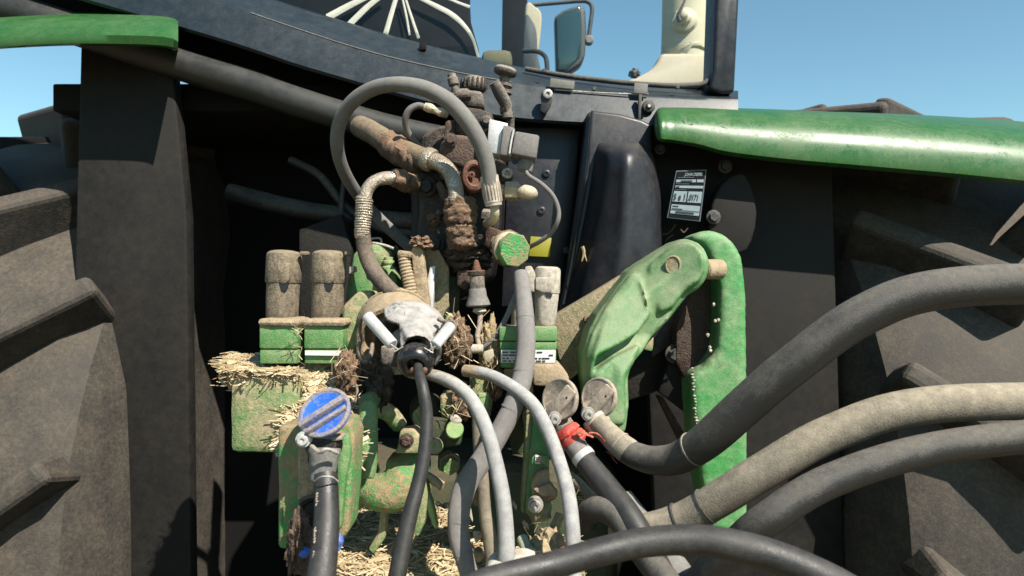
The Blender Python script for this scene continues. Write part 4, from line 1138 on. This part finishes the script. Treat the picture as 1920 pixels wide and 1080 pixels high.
part('body', roughen(lathe(at(1112, 782, .785), V((.55, -.3, -.7)), [(0, 24), (10, 26), (24, 23), (26, 20), (34, 19)], .785 / F, 12), .0008, 100), M['white_cap'], cb)
# third, lower one on a green plate
cp = thing('green_bracket', 'narrow green bracket plate leaning left of the pale hose', 'bracket', at(1000, 960, .82))
part('plate', roughen(prism([(1000, 770), (1022, 775), (1030, 830), (1030, 960), (984, 965), (990, 880)], .03, .003, 2, Y=.815), .0005, 60), M['green_link'], cp)
part('side_edge', prism([(986, 780), (1000, 770), (992, 880), (984, 965), (976, 960), (982, 870)], .05, .003, Y=.82), M['green_dusty'], cp)
part('tab', prism([(998, 852), (1028, 856), (1028, 874), (996, 870)], .008, .0015, Y=.808), M['green_link'], cp)
dl = part('decal', prism([(1004, 854), (1014, 855), (1012, 870), (1003, 869)], .0015, 0, Y=.8055), M['white'], cp)
part('decal_bars', join(*[prism([(1005.5, y), (1012.5, y + .5), (1012, y + 2), (1005, y + 1.5)], .0006, 0, Y=.8047) for y in (857, 861, 865)]), M['red'], dl)
cc = thing('hose_coupler', 'hose coupler with a torn tan flap low on the green bracket', 'hose coupler', at(1010, 960, .8), 'hose couplers with dust flaps')
part('flap', roughen(prism([(998, 935), (996, 905), (1010, 884), (1030, 878), (1031, 905), (1046, 922), (1044, 936), (1026, 946), (1012, 945)], .014, .003, 2, Y=.80), .0008, 70, sub=1), M['tan'], cc)
part('strap', prism([(1000, 918), (1030, 906), (1046, 922), (1042, 932), (1018, 934)], .008, .002, Y=.793), M['tan'], cc)
hinge(cc, 1004, 947, .785, 15)
part('body', roughen(lathe(at(1010, 950, .81), (.2, -.4, -.8), [(-8, 24), (6, 25), (16, 20), (26, 18)], .8 / F, 12), .0008, 90), M['green_dusty'], cc)
# red tie
rt = thing('red_tie', 'red plastic tie wound around the hose below the tan flap', 'tie', at(1075, 830, .77))
part('band', roughen(lathe(at(1061, 806, .774), V((.55, -.12, -.75)), [(-4, 19), (0, 24), (8, 26), (11, 23), (14, 26), (22, 27), (25, 24), (28, 26), (34, 22)], .775 / F, 28), .0022, 130, 4), M['red'], rt)
part('tail', roughen(tube([(1078, 814, .757, 14), (1092, 811, .752, 12), (1104, 816, .75, 9), (1113, 820, .75, 6)], 8, sz=.4), .001, 200), M['red'], rt)
part('tail', roughen(tube([(1104, 812, .752, 8), (1116, 812, .752, 6), (1126, 818, .752, 5), (1136, 830, .757, 4), (1146, 838, .76, 3)], 8, sz=.5), .0008, 200), M['red'], rt)
part('tail', tube([(1136, 846, .765, 2.5), (1146, 854, .765, 3), (1152, 864, .768, 2.5), (1157, 869, .77, 2)], 6), M['redrust'], rt)

# ================================================================ HOSES
bh = thing('red_tied_hose', 'black hose with a grey end sleeve running down right from the red tie', 'hose', at(1210, 1000, .68))
part('end_sleeve', tube([(1062, 812, .775, 40), (1080, 838, .765, 42), (1096, 860, .755, 43), (1097, 861, .754, 38)], 20), M['conn'], bh)
part('ring', tube([(1090, 852, .757, 45), (1094, 857, .755, 46), (1098, 862, .753, 45)], 20, per=3), M['alu'], bh)
part('hose', tube([(1092, 856, .757, 40), (1120, 892, .74, 45), (1150, 930, .72, 48), (1180, 970, .70, 50), (1215, 1030, .68, 52), (1260, 1120, .66, 54)], 20), M['hose_black'], bh)
part('lower_sleeve', tube([(1160, 940, .752, 60), (1195, 985, .735, 62), (1240, 1040, .715, 64), (1290, 1110, .70, 66)], 18), M['hose_grey'], bh)
rh = thing('pale_elbow_hose', 'dusty hose sagging from the grey flapped coupler and rising to the right edge', 'hose', at(1250, 880, .72))
part('end_sleeve', tube([(1118, 788, .775, 36), (1138, 810, .768, 42), (1160, 832, .758, 47), (1178, 846, .751, 50), (1179, 847, .7505, 46)], 22), M['hose_tan'], rh)
part('hose', tube([(1172, 842, .753, 46), (1190, 853, .746, 49), (1224, 863, .735, 53), (1268, 860, .72, 59), (1310, 837, .70, 65), (1350, 804, .685, 70), (1400, 758, .67, 72), (1480, 690, .65, 74), (1620, 590, .63, 76), (1780, 540, .62, 77), (2100, 530, .62, 78)], 22), M['hose'], rh)
gh = thing('grey_sagging_hose', 'tan grey dusty hose low at the right edge under the sagging hose', 'hose', at(1280, 990, .68))
part('hose', tube([(1150, 975, .72, 54), (1190, 990, .71, 56), (1230, 988, .70, 58), (1290, 968, .69, 62), (1350, 934, .675, 66), (1430, 884, .66, 68), (1560, 812, .65, 69), (1740, 760, .64, 70), (2100, 750, .64, 70)], 22), M['hose_tan'], gh)
def cuff(t, p, q, f, mt, ex=1.03, L=.0016):
    '''thin raised wrap seam round a hose between two path points p and q'''
    A_, B_ = at(*p[:3]), at(*q[:3])
    r = (m(p[3], p[2]) * (1 - f) + m(q[3], q[2]) * f) / 2
    part('wrap_seam', lathe(A_.lerp(B_, f), B_ - A_, [(0, r * .9), (0, r * ex), (L, r * ex), (L, r * .9)], 1, 26), mt, t)
cuff(gh, (1190, 990, .71, 56), (1230, 988, .70, 58), .35, M['capgrey'], 1.04)
cuff(gh, (1230, 988, .70, 58), (1290, 968, .69, 62), .65, M['hose'], 1.05)
cuff(gh, (1290, 968, .69, 62), (1350, 934, .675, 66), .55, M['hose'], 1.05)
cuff(rh, (1268, 860, .72, 59), (1310, 837, .70, 65), .75, M['hose_tan'], 1.05)
cuff(rh, (1145, 818, .765, 42), (1180, 848, .75, 48), .45, M['capgrey'], 1.09)
single('front_hose', tube([(840, 1120, .44, 44), (900, 1092, .45, 46), (960, 1076, .46, 48), (1040, 1058, .47, 50), (1120, 1036, .475, 52), (1200, 1018, .48, 54), (1290, 1012, .48, 56), (1365, 1020, .475, 58), (1460, 1046, .47, 60), (1560, 1090, .46, 62), (1660, 1150, .45, 64)], 22, per=10), M['hose_black'],
       'thick black hose crossing close in front along the bottom right', 'hose', at(1200, 1030, .48))
single('bent_hose', tube([(1098, 985, .735, 40), (1100, 966, .73, 44), (1118, 954, .72, 46), (1145, 960, .71, 48), (1170, 984, .70, 50), (1190, 1012, .69, 52), (1225, 1060, .67, 54), (1270, 1120, .65, 56)], 20), M['hose'],
       'dark hose bending over itself behind the thick front hose', 'hose', at(1150, 990, .71))
single('crossing_hose', tube([(2100, 800, .62, 62), (1760, 840, .62, 62), (1560, 900, .62, 62), (1440, 972, .62, 62), (1380, 1022, .64, 60), (1330, 1070, .66, 58), (1290, 1120, .68, 56)], 18), M['hose'], 'dark dusty hose in the bottom right corner below the front hose', 'hose', at(1330, 1075, .66))
single('brake_hose', tube([(812, 704, .80, 20), (836, 712, .79, 22), (866, 730, .78, 25), (892, 762, .765, 27), (914, 812, .75, 28), (930, 870, .735, 29), (942, 930, .72, 30), (948, 990, .71, 31), (950, 1062, .70, 33), (950, 1150, .69, 33)], 18), M['hose_pale'],
       'pale grey hose from under the plug curving down past the centre', 'hose', at(950, 1070, .70))
single('dusty_hose_end', tube([(806, 702, .803, 22), (826, 708, .796, 24), (848, 718, .788, 26), (860, 726, .784, 26)], 18), M['hose_tan'], 'tan caked start of the pale hose just right of the plug boot', 'hose end', at(835, 720, .79))
single('dusty_hose_end', tube([(872, 695, .833, 23), (890, 697, .825, 24), (912, 702, .817, 24), (924, 706, .813, 23)], 18), M['tan'], 'tan caked start of the second pale hose beside the manifold column', 'hose end', at(898, 700, .82))
single('blue_tape', tube([(949, 1038, .711, 35), (950, 1048, .709, 35), (950, 1060, .707, 35)], 20, per=3), M['bluetape'], 'blue tape band near the foot of the pale hose at the bottom', 'tape', at(950, 1060, .707))
single('pale_container', roughen(prism([(912, 1068), (930, 1058), (985, 1052), (1010, 1060), (960, 1090), (905, 1100)], .04, .006, 3, Y=.69), .0006, 60), M['white'], 'pale container edge at the bottom under the blue taped hose', 'container', at(950, 1090, .69))
single('second_brake_hose', tube([(876, 696, .83, 20), (900, 698, .82, 21), (930, 708, .81, 23), (970, 732, .795, 25), (1002, 762, .78, 26), (1028, 810, .76, 27), (1050, 870, .74, 27), (1066, 930, .72, 28), (1073, 990, .70, 29), (1076, 1060, .69, 30), (1078, 1140, .68, 30)], 18), M['hose_pale'],
       'pale grey hose arching right over the thick sleeve and down to the bottom', 'hose', at(1074, 1040, .70))
ts = thing('thick_sleeved_hose', 'thick grey fabric sleeved hose sweeping from the green plug down and left', 'hose', at(900, 900, .78))
part('sleeve', tube([(976, 512, .86, 27), (981, 550, .845, 31), (985, 600, .83, 34), (986, 650, .82, 36), (980, 705, .81, 38), (962, 760, .80, 39), (936, 812, .795, 40), (904, 862, .79, 41), (876, 905, .785, 42), (862, 950, .78, 42), (860, 1000, .775, 40), (872, 1050, .77, 36), (890, 1110, .765, 34)], 20, wob=.04), M['sleeve'], ts)
TSP = [(981, 550, .845, 31), (985, 600, .83, 34), (986, 650, .82, 36), (980, 705, .81, 38), (962, 760, .80, 39), (936, 812, .795, 40), (904, 862, .79, 41), (876, 905, .785, 42), (862, 950, .78, 42), (860, 1000, .775, 40), (872, 1050, .77, 36)]
for q_, f_ in ((0, .9), (2, .8), (4, .1), (5, .4), (8, .5), (9, .7)):
    cuff(ts, TSP[q_], TSP[q_ + 1], f_, M['sleeve'], 1.045, .0022)
single('brown_sleeved_hose', tube([(896, 770, .84, 22), (898, 830, .835, 24), (904, 890, .83, 24), (910, 960, .825, 25), (920, 1020, .82, 28), (928, 1080, .815, 30)], 16, wob=.05), M['hose_tan'],
       'narrow tan hose hanging straight down behind the pale hose', 'hose', at(926, 1070, .82))

# ================================================================ LOWER GREEN CASTINGS
gc = thing('green_hitch_bar', 'rounded green vertical bar left of the black cable', 'hitch part', at(690, 895, .80))
cast('bar', [tube([(690, 752, .80, 36), (690, 800, .79, 38), (690, 850, .785, 38), (687, 896, .785, 34)], 18), prism([(666, 745), (700, 735), (706, 770), (672, 780)], .05, .008, 3, Y=.80)], M['green'], gc, .003, 6, .0006, 90)
gk = thing('green_pipe_hook', 'tan dusted green curved pipe behind the black cable', 'hitch part', at(720, 950, .86))
cast('hook', [tube([(778, 850, .87, 62), (768, 886, .86, 76), (744, 916, .852, 82), (710, 922, .85, 70), (676, 906, .86, 50)], 22), prism([(722, 858), (794, 856), (800, 905), (770, 948), (716, 930)], .06, .010, 3, Y=.842)], M['green_smeared'], gk, .0028, 4, .0008, 90)
gx = thing('hitch_casting', 'tan and green lumpy casting above the rounded green bar', 'hitch part', at(690, 760, .84))
cast('casting', [prism([(652, 700), (690, 706), (720, 740), (712, 790), (676, 776), (656, 750)], .05, .006, 2, Y=.83), tube([(700, 760, .84, 36), (730, 776, .85, 34), (752, 800, .86, 30)], 14)], M['green_dusty'], gx, .0026, 4, .0010, 90)
cast('foot_casting', [prism([(650, 900), (676, 884), (694, 930), (676, 960), (648, 950)], .04, .005, 2, Y=.85)], M['green_dusty'], gx, .0026, 4, .0010, 90)
part('bolt', hexbolt(at(700, 735, .826), TOCAM, .006, .006), M['rust'], gx)
single('green_strut', roughen(prism([(712, 960), (726, 956), (722, 1010), (700, 1040), (690, 1030), (708, 1000)], .02, .003, 2, Y=.86), .0008, 70), M['green_dusty'], 'thin dusty green strut buried in the straw at the bottom', 'strut', at(700, 1040, .86))
b2_ = thing('valve_coupling', 'dusty green coupling body in the shade below the plug cable', 'coupling', at(815, 800, .88))
part('body', roughen(lathe(at(800, 770, .90), (.2, -1, -.3), [(-20, 30), (10, 32), (14, 28), (24, 28), (26, 20), (26, .1)], .9 / F, 28), .0008, 80), M['grime'], b2_)
part('nut', roughen(lathe(at(842, 868, .88), (.3, -.9, -.2), [(-10, 22), (4, 22), (6, 18), (18, 16), (18, .1)], .88 / F, 6), .0006, 90), M['green_dusty'], b2_)
gq = thing('bracket_plate', 'small dusty green plate with one bolt beside the black cable', 'bracket', at(765, 855, .84))
part('plate', roughen(prism([(748, 808), (776, 804), (790, 815), (792, 850), (738, 852), (746, 836)], .03, .004, 2, Y=.825), .0006, 70), M['green_dusty'], gq)
part('bolt', hexbolt(at(762, 826, .823), TOCAM, .006, .006), M['rust'], gq)
ge = thing('green_lug_plate', 'dark lug plate with two round light green bolt heads', 'bracket', at(835, 850, .84))
part('plate', prism([(800, 788), (836, 786), (868, 800), (864, 836), (830, 840), (806, 850)], .03, .004, Y=.84), M['grime'], ge)
part('bolt_head', roughen(lathe(at(852, 806, .835), (.1, -1, .25), [(-6, 17), (8, 17), (11, 15), (11, .1)], .83 / F, 22), .0005, 90), M['bright_green'], ge)
part('bolt_head', roughen(lathe(at(816, 836, .83), (.1, -1, .1), [(-6, 15), (6, 15), (9, 13), (9, .1)], .83 / F, 22), .0005, 90), M['green_dusty'], ge)
part('pale_tab', roughen(prism([(842, 782), (856, 778), (866, 790), (862, 796), (846, 796)], .02, .003, Y=.83), .0005, 90), M['white_cap'], ge)
gf = thing('green_tongue', 'narrow dusty green tongue behind the black cable near the straw', 'hitch part', at(785, 1000, .82))
part('tongue', roughen(prism([(778, 900), (796, 898), (802, 930), (797, 980), (784, 1010), (770, 1000), (774, 950)], .04, .004, 2, Y=.82), .0008, 60), M['green_dusty'], gf)
part('tip', roughen(prism([(800, 920), (812, 950), (820, 995), (812, 988), (800, 955)], .02, .002, 2, Y=.825), .0005, 60), M['bright_green'], gf)
single('tan_pin', rod((798, 890, .84), (830, 912, .83), 16, 18), M['tan'], 'short tan pin sticking out right of the black cable', 'pin', at(815, 912, .84))
single('dirt_block', roughen(prism([(824, 742), (868, 734), (872, 770), (860, 782), (826, 786)], .05, .004, 2, Y=.85), .002, 60, sub=3), M['green_dusty'], 'mud speckled green block under the pale hose bend', 'block', at(846, 786, .85))
gpst = thing('green_manifold', 'tan dusted green manifold column between the pale hoses', 'manifold', at(905, 800, .87))
part('column', roughen(prism([(880, 700), (926, 698), (926, 740), (918, 790), (902, 800), (880, 780)], .05, .004, 2, Y=.865), .001, 60, sub=2), M['green_dusty'], gpst)
part('face', roughen(prism([(896, 738), (918, 736), (916, 768), (900, 772)], .01, .002, 2, Y=.858), .0006, 60), M['bright_green'], gpst)
part('foot', roughen(prism([(944, 760), (1000, 740), (1000, 800), (985, 850), (960, 850)], .05, .004, 2, Y=.89), .001, 60), M['grime'], gpst)
single('green_cam', roughen(prism(smooth_outline([(984, 770), (998, 762), (1004, 780), (996, 800), (1000, 812), (988, 806), (980, 790)], 3), .03, .004, 2, Y=.86), .0006, 60), M['green_dusty'], 'small green cam lobe left of the round tan flap', 'cam', at(992, 812, .86))
# fitting cluster at the bottom
fc = thing('fitting_cluster', 'mint green hose fittings in the litter at the bottom beside the pale hose', 'fitting', at(985, 1050, .76))
part('collar', rod((968, 988, .80), (984, 1018, .78), 26, 28, 14), M['grime'], fc)
part('sleeve', rod((978, 1008, .775), (990, 1034, .76), 22, 24, 14), M['mint'], fc)
part('nut', box(at(993, 1040, .755), (.015, .015, .014), .002, roll=-30, yaw=20), M['mint'], fc)
part('flange', roughen(lump(at(1034, 1016, .77), (.014, .012, .016), .3, seed=2), .001, 80), M['tan'], fc)
part('body', roughen(lump(at(1020, 1034, .77), (.02, .02, .018), .25, seed=6), .001, 80), M['green_dusty'], fc)
part('arm', tube([(1050, 965, .80, 18), (1040, 990, .79, 20), (1030, 1020, .78, 22)], 12), M['green_dusty'], fc)
single('red_scrap', tube([(1046, 1040, .74, 6), (1054, 1030, .74, 8), (1062, 1026, .74, 5)], 8), M['red'], 'faded red scrap against the front hose at the bottom', 'scrap', at(1054, 1034, .74))
single('tan_rod', tube([(1066, 892, .80, 20), (1090, 912, .79, 20), (1120, 945, .78, 20), (1140, 970, .77, 20)], 14, wob=.06), M['hose_tan'], 'tan dusty rod slanting behind the black hose', 'rod', at(1120, 950, .78))
single('tan_block', roughen(prism([(885, 930), (895, 918), (903, 935), (898, 950), (886, 950)], .03, .003, 2, Y=.85), .001, 80, sub=1), M['tan'], 'tiny tan nut between the two tan hoses low down', 'nut', at(894, 950, .85))
for pts, lab in (([(877, 942), (883, 955), (887, 975), (886, 980), (879, 965)], 'thin pale leaf shard hanging behind the tan sleeved hose'),
                 ([(886, 996), (906, 996), (904, 1008), (892, 1020), (888, 1008)], 'pale green heart shaped scrap low between the tan hoses'),
                 ([(852, 902), (862, 890), (864, 896), (858, 912), (853, 912)], 'pale sliver at the left of the thick sleeved hose'),
                 ([(962, 938), (970, 950), (968, 958), (960, 945)], 'pale sliver right of the pale hose near the bottom'),
                 ([(982, 975), (990, 984), (992, 994), (984, 990), (978, 980)], 'cream chip above the mint green fittings')):
    single('pale_scrap', prism(pts, .004, .0008, Y=.83), M['white_cap'], lab, 'scrap', at(pts[-1][0], pts[-1][1], .83))
tt = single('tan_leaf', roughen(prism([(886, 1040), (896, 1034), (905, 1038), (908, 1052), (898, 1058), (888, 1052)], .02, .003, 2, Y=.84), .001, 80, sub=1), M['tan'], 'tan dry leaf clod at the foot of the tan hoses', 'clod', at(896, 1058, .84))

# mud and straw clumps
def clump(x, y, Y, r, label, mt, seed):
    single('mud_clump', lump(at(x, y, Y), r, .32, 3.0, 5, seed), M[mt], label, 'mud clump', at(x, y, Y) - V((0, 0, r[2])), 'mud and straw clumps', sharp=None)
clump(856, 640, .84, (.018, .015, .030), 'straw laced mud clump right of the trailer plug', 'mud', 1.0)
clump(920, 655, .87, (.014, .012, .036), 'straw clump with pale flakes below the pressure switch', 'chaff', 2.0)
clump(650, 700, .82, (.014, .015, .026), 'mud clump at the edge of the straw left of the socket', 'mud', 3.0)
clump(700, 720, .84, (.022, .015, .035), 'dark mud clump low under the trailer socket', 'iron', 4.0)
clump(868, 752, .845, (.013, .012, .022), 'brown mud clump hanging under the pale hose bend', 'mud', 5.0)
clump(930, 715, .865, (.010, .012, .02), 'small brown mud clump beside the manifold column', 'mud', 6.0)
clump(880, 480, .90, (.030, .02, .020), 'dark mud clump under the valve body', 'iron', 7.0)
single('wire_hook', tube([(640, 728, .79, 5), (648, 748, .79, 6), (656, 760, .785, 6), (666, 752, .785, 6), (670, 736, .79, 6), (668, 722, .80, 5)], 10), M['wire'], 'dark curled wire hook above the green bar', 'wire', at(656, 762, .785))
single('cream_flake', roughen(prism([(907, 660), (924, 654), (927, 668), (916, 680), (908, 676)], .004, .0008, Y=.835), .0008, 100), M['brass'], 'cream curled flake on the straw clump', 'flake', at(916, 680, .835))

# ================================================================ STRAW BEDS
def bed(name, label, quad, n, seed, lift=.004, amp=.006, lmin=.012, lmax=.05, nx=60, ny=40):
    """litter bed: lumpy sheet through 4 corners (world), with loose stalks"""
    rr = random.Random(seed)
    a, b, c, d = quad
    def P(u, v):
        p = (a * (1 - u) + b * u) * (1 - v) + (d * (1 - u) + c * u) * v
        h = noise.fractal(p * 28 + V((seed, 0, 0)), .9, 2.1, 5) * amp
        e = min(u, 1 - u, v, 1 - v)
        return p + V((0, -h * .5, h)) + V((0, .02, -.02)) * max(0, 1 - e / .06)
    vs, fs = [], []
    for j in range(ny + 1):
        for i in range(nx + 1):
            vs.append(P(i / nx, j / ny))
    for j in range(ny):
        for i in range(nx):
            q = j * (nx + 1) + i
            fs.append((q, q + 1, q + nx + 2, q + nx + 1))
    nf0 = len(fs)
    U = (b - a).normalized()
    W = (d - a).normalized()
    N = U.cross(W).normalized()
    if N.y > 0:
        N = -N
    for _ in range(n):
        u, v = rr.uniform(.0, 1.0), rr.uniform(.0, 1.0)
        p = P(u, v) + N * rr.uniform(0, lift)
        an = rr.uniform(0, math.pi)
        L = rr.uniform(lmin, lmax) * (.5 if rr.random() < .6 else 1)
        dr = (U * math.cos(an) + W * math.sin(an) + N * rr.uniform(-.10, .14)).normalized()
        wv = rr.uniform(.0004, .0011) * (3.0 if rr.random() < .07 else 1)
        sd = dr.cross(N).normalized() * wv
        bend = N * rr.uniform(-.1, .15) * L + sd * rr.uniform(-6, 6)
        q = len(vs)
        p0, p1, p2 = p - dr * L / 2, p + bend * .4, p + dr * L / 2
        up_ = N * wv
        for pp in (p0, p1, p2):
            vs.extend((pp - sd, pp + up_, pp + sd))
        for s in (0, 3):
            fs.append((q + s, q + s + 1, q + s + 4, q + s + 3))
            fs.append((q + s + 1, q + s + 2, q + s + 5, q + s + 4))
    me = bpy.data.meshes.new(name)
    me.from_pydata([tuple(p) for p in vs], [], fs)
    o = link_mesh(name, me, None, None, 'stuff', label, None)
    me.materials.append(M['chaff'])
    me.materials.append(M['straw'])
    me.polygons.foreach_set('material_index', [0] * nf0 + [1] * (len(fs) - nf0))
    return o
bed('straw_litter', 'loose pale straw heaped on the ledge under the left green block', [at(530, 668, .88), at(668, 672, .88), at(672, 850, .74), at(525, 850, .74)], 2000, 2)
bed('straw_litter', 'flat straw lying on the carrier block at the left', [at(420, 664, .95), at(562, 668, .95), at(562, 706, .79), at(415, 706, .79)], 1800, 8, amp=.004)
bed('straw_litter', 'dry straw and chaff bed at the bottom behind the black cable', [at(575, 950, 1.0), at(860, 940, 1.0), at(900, 1180, .74), at(570, 1180, .74)], 3600, 4, amp=.010)
bed('straw_litter', 'straw scraps among the hoses at the bottom centre', [at(860, 1010, 1.0), at(1090, 1000, 1.0), at(1120, 1180, .78), at(860, 1180, .78)], 500, 6)
# loose stalks stuck to the mud clumps
rr = random.Random(21)
vs, fs = [], []
for (cx, cy, Y, rx, ry, cnt) in ((856, 640, .82, 26, 44, 160), (920, 655, .85, 18, 46, 120), (650, 690, .80, 22, 40, 90), (868, 755, .83, 16, 26, 50), (848, 765, .83, 26, 20, 40), (925, 720, .85, 14, 26, 40), (1075, 905, .78, 14, 22, 30), (1085, 945, .77, 14, 26, 26), (986, 1050, .74, 22, 18, 60), (560, 640, .82, 10, 60, 60), (1014, 990, .77, 18, 20, 24)):
    for _ in range(int(cnt * .4)):
        p = at(cx + rr.gauss(0, .5) * rx, cy + rr.gauss(0, .5) * ry, Y + rr.uniform(-.006, .012))
        d = V((rr.gauss(0, 1), rr.gauss(0, .5), rr.gauss(0, 1))).normalized()
        L = rr.uniform(.003, .012)
        sd = d.cross(V((rr.gauss(0, 1), rr.gauss(0, 1), rr.gauss(0, 1)))).normalized() * rr.uniform(.0004, .0009)
        q = len(vs)
        vs.extend([tuple(p - d * L), tuple(p - d * L + sd), tuple(p + d * L + sd), tuple(p + d * L)])
        fs.append((q, q + 1, q + 2, q + 3))
me = bpy.data.meshes.new('loose_straw')
me.from_pydata(vs, [], fs)
link_mesh('loose_straw', me, M['straw'], None, 'stuff', 'loose straw stalks stuck to the mud clumps between the hoses', None)
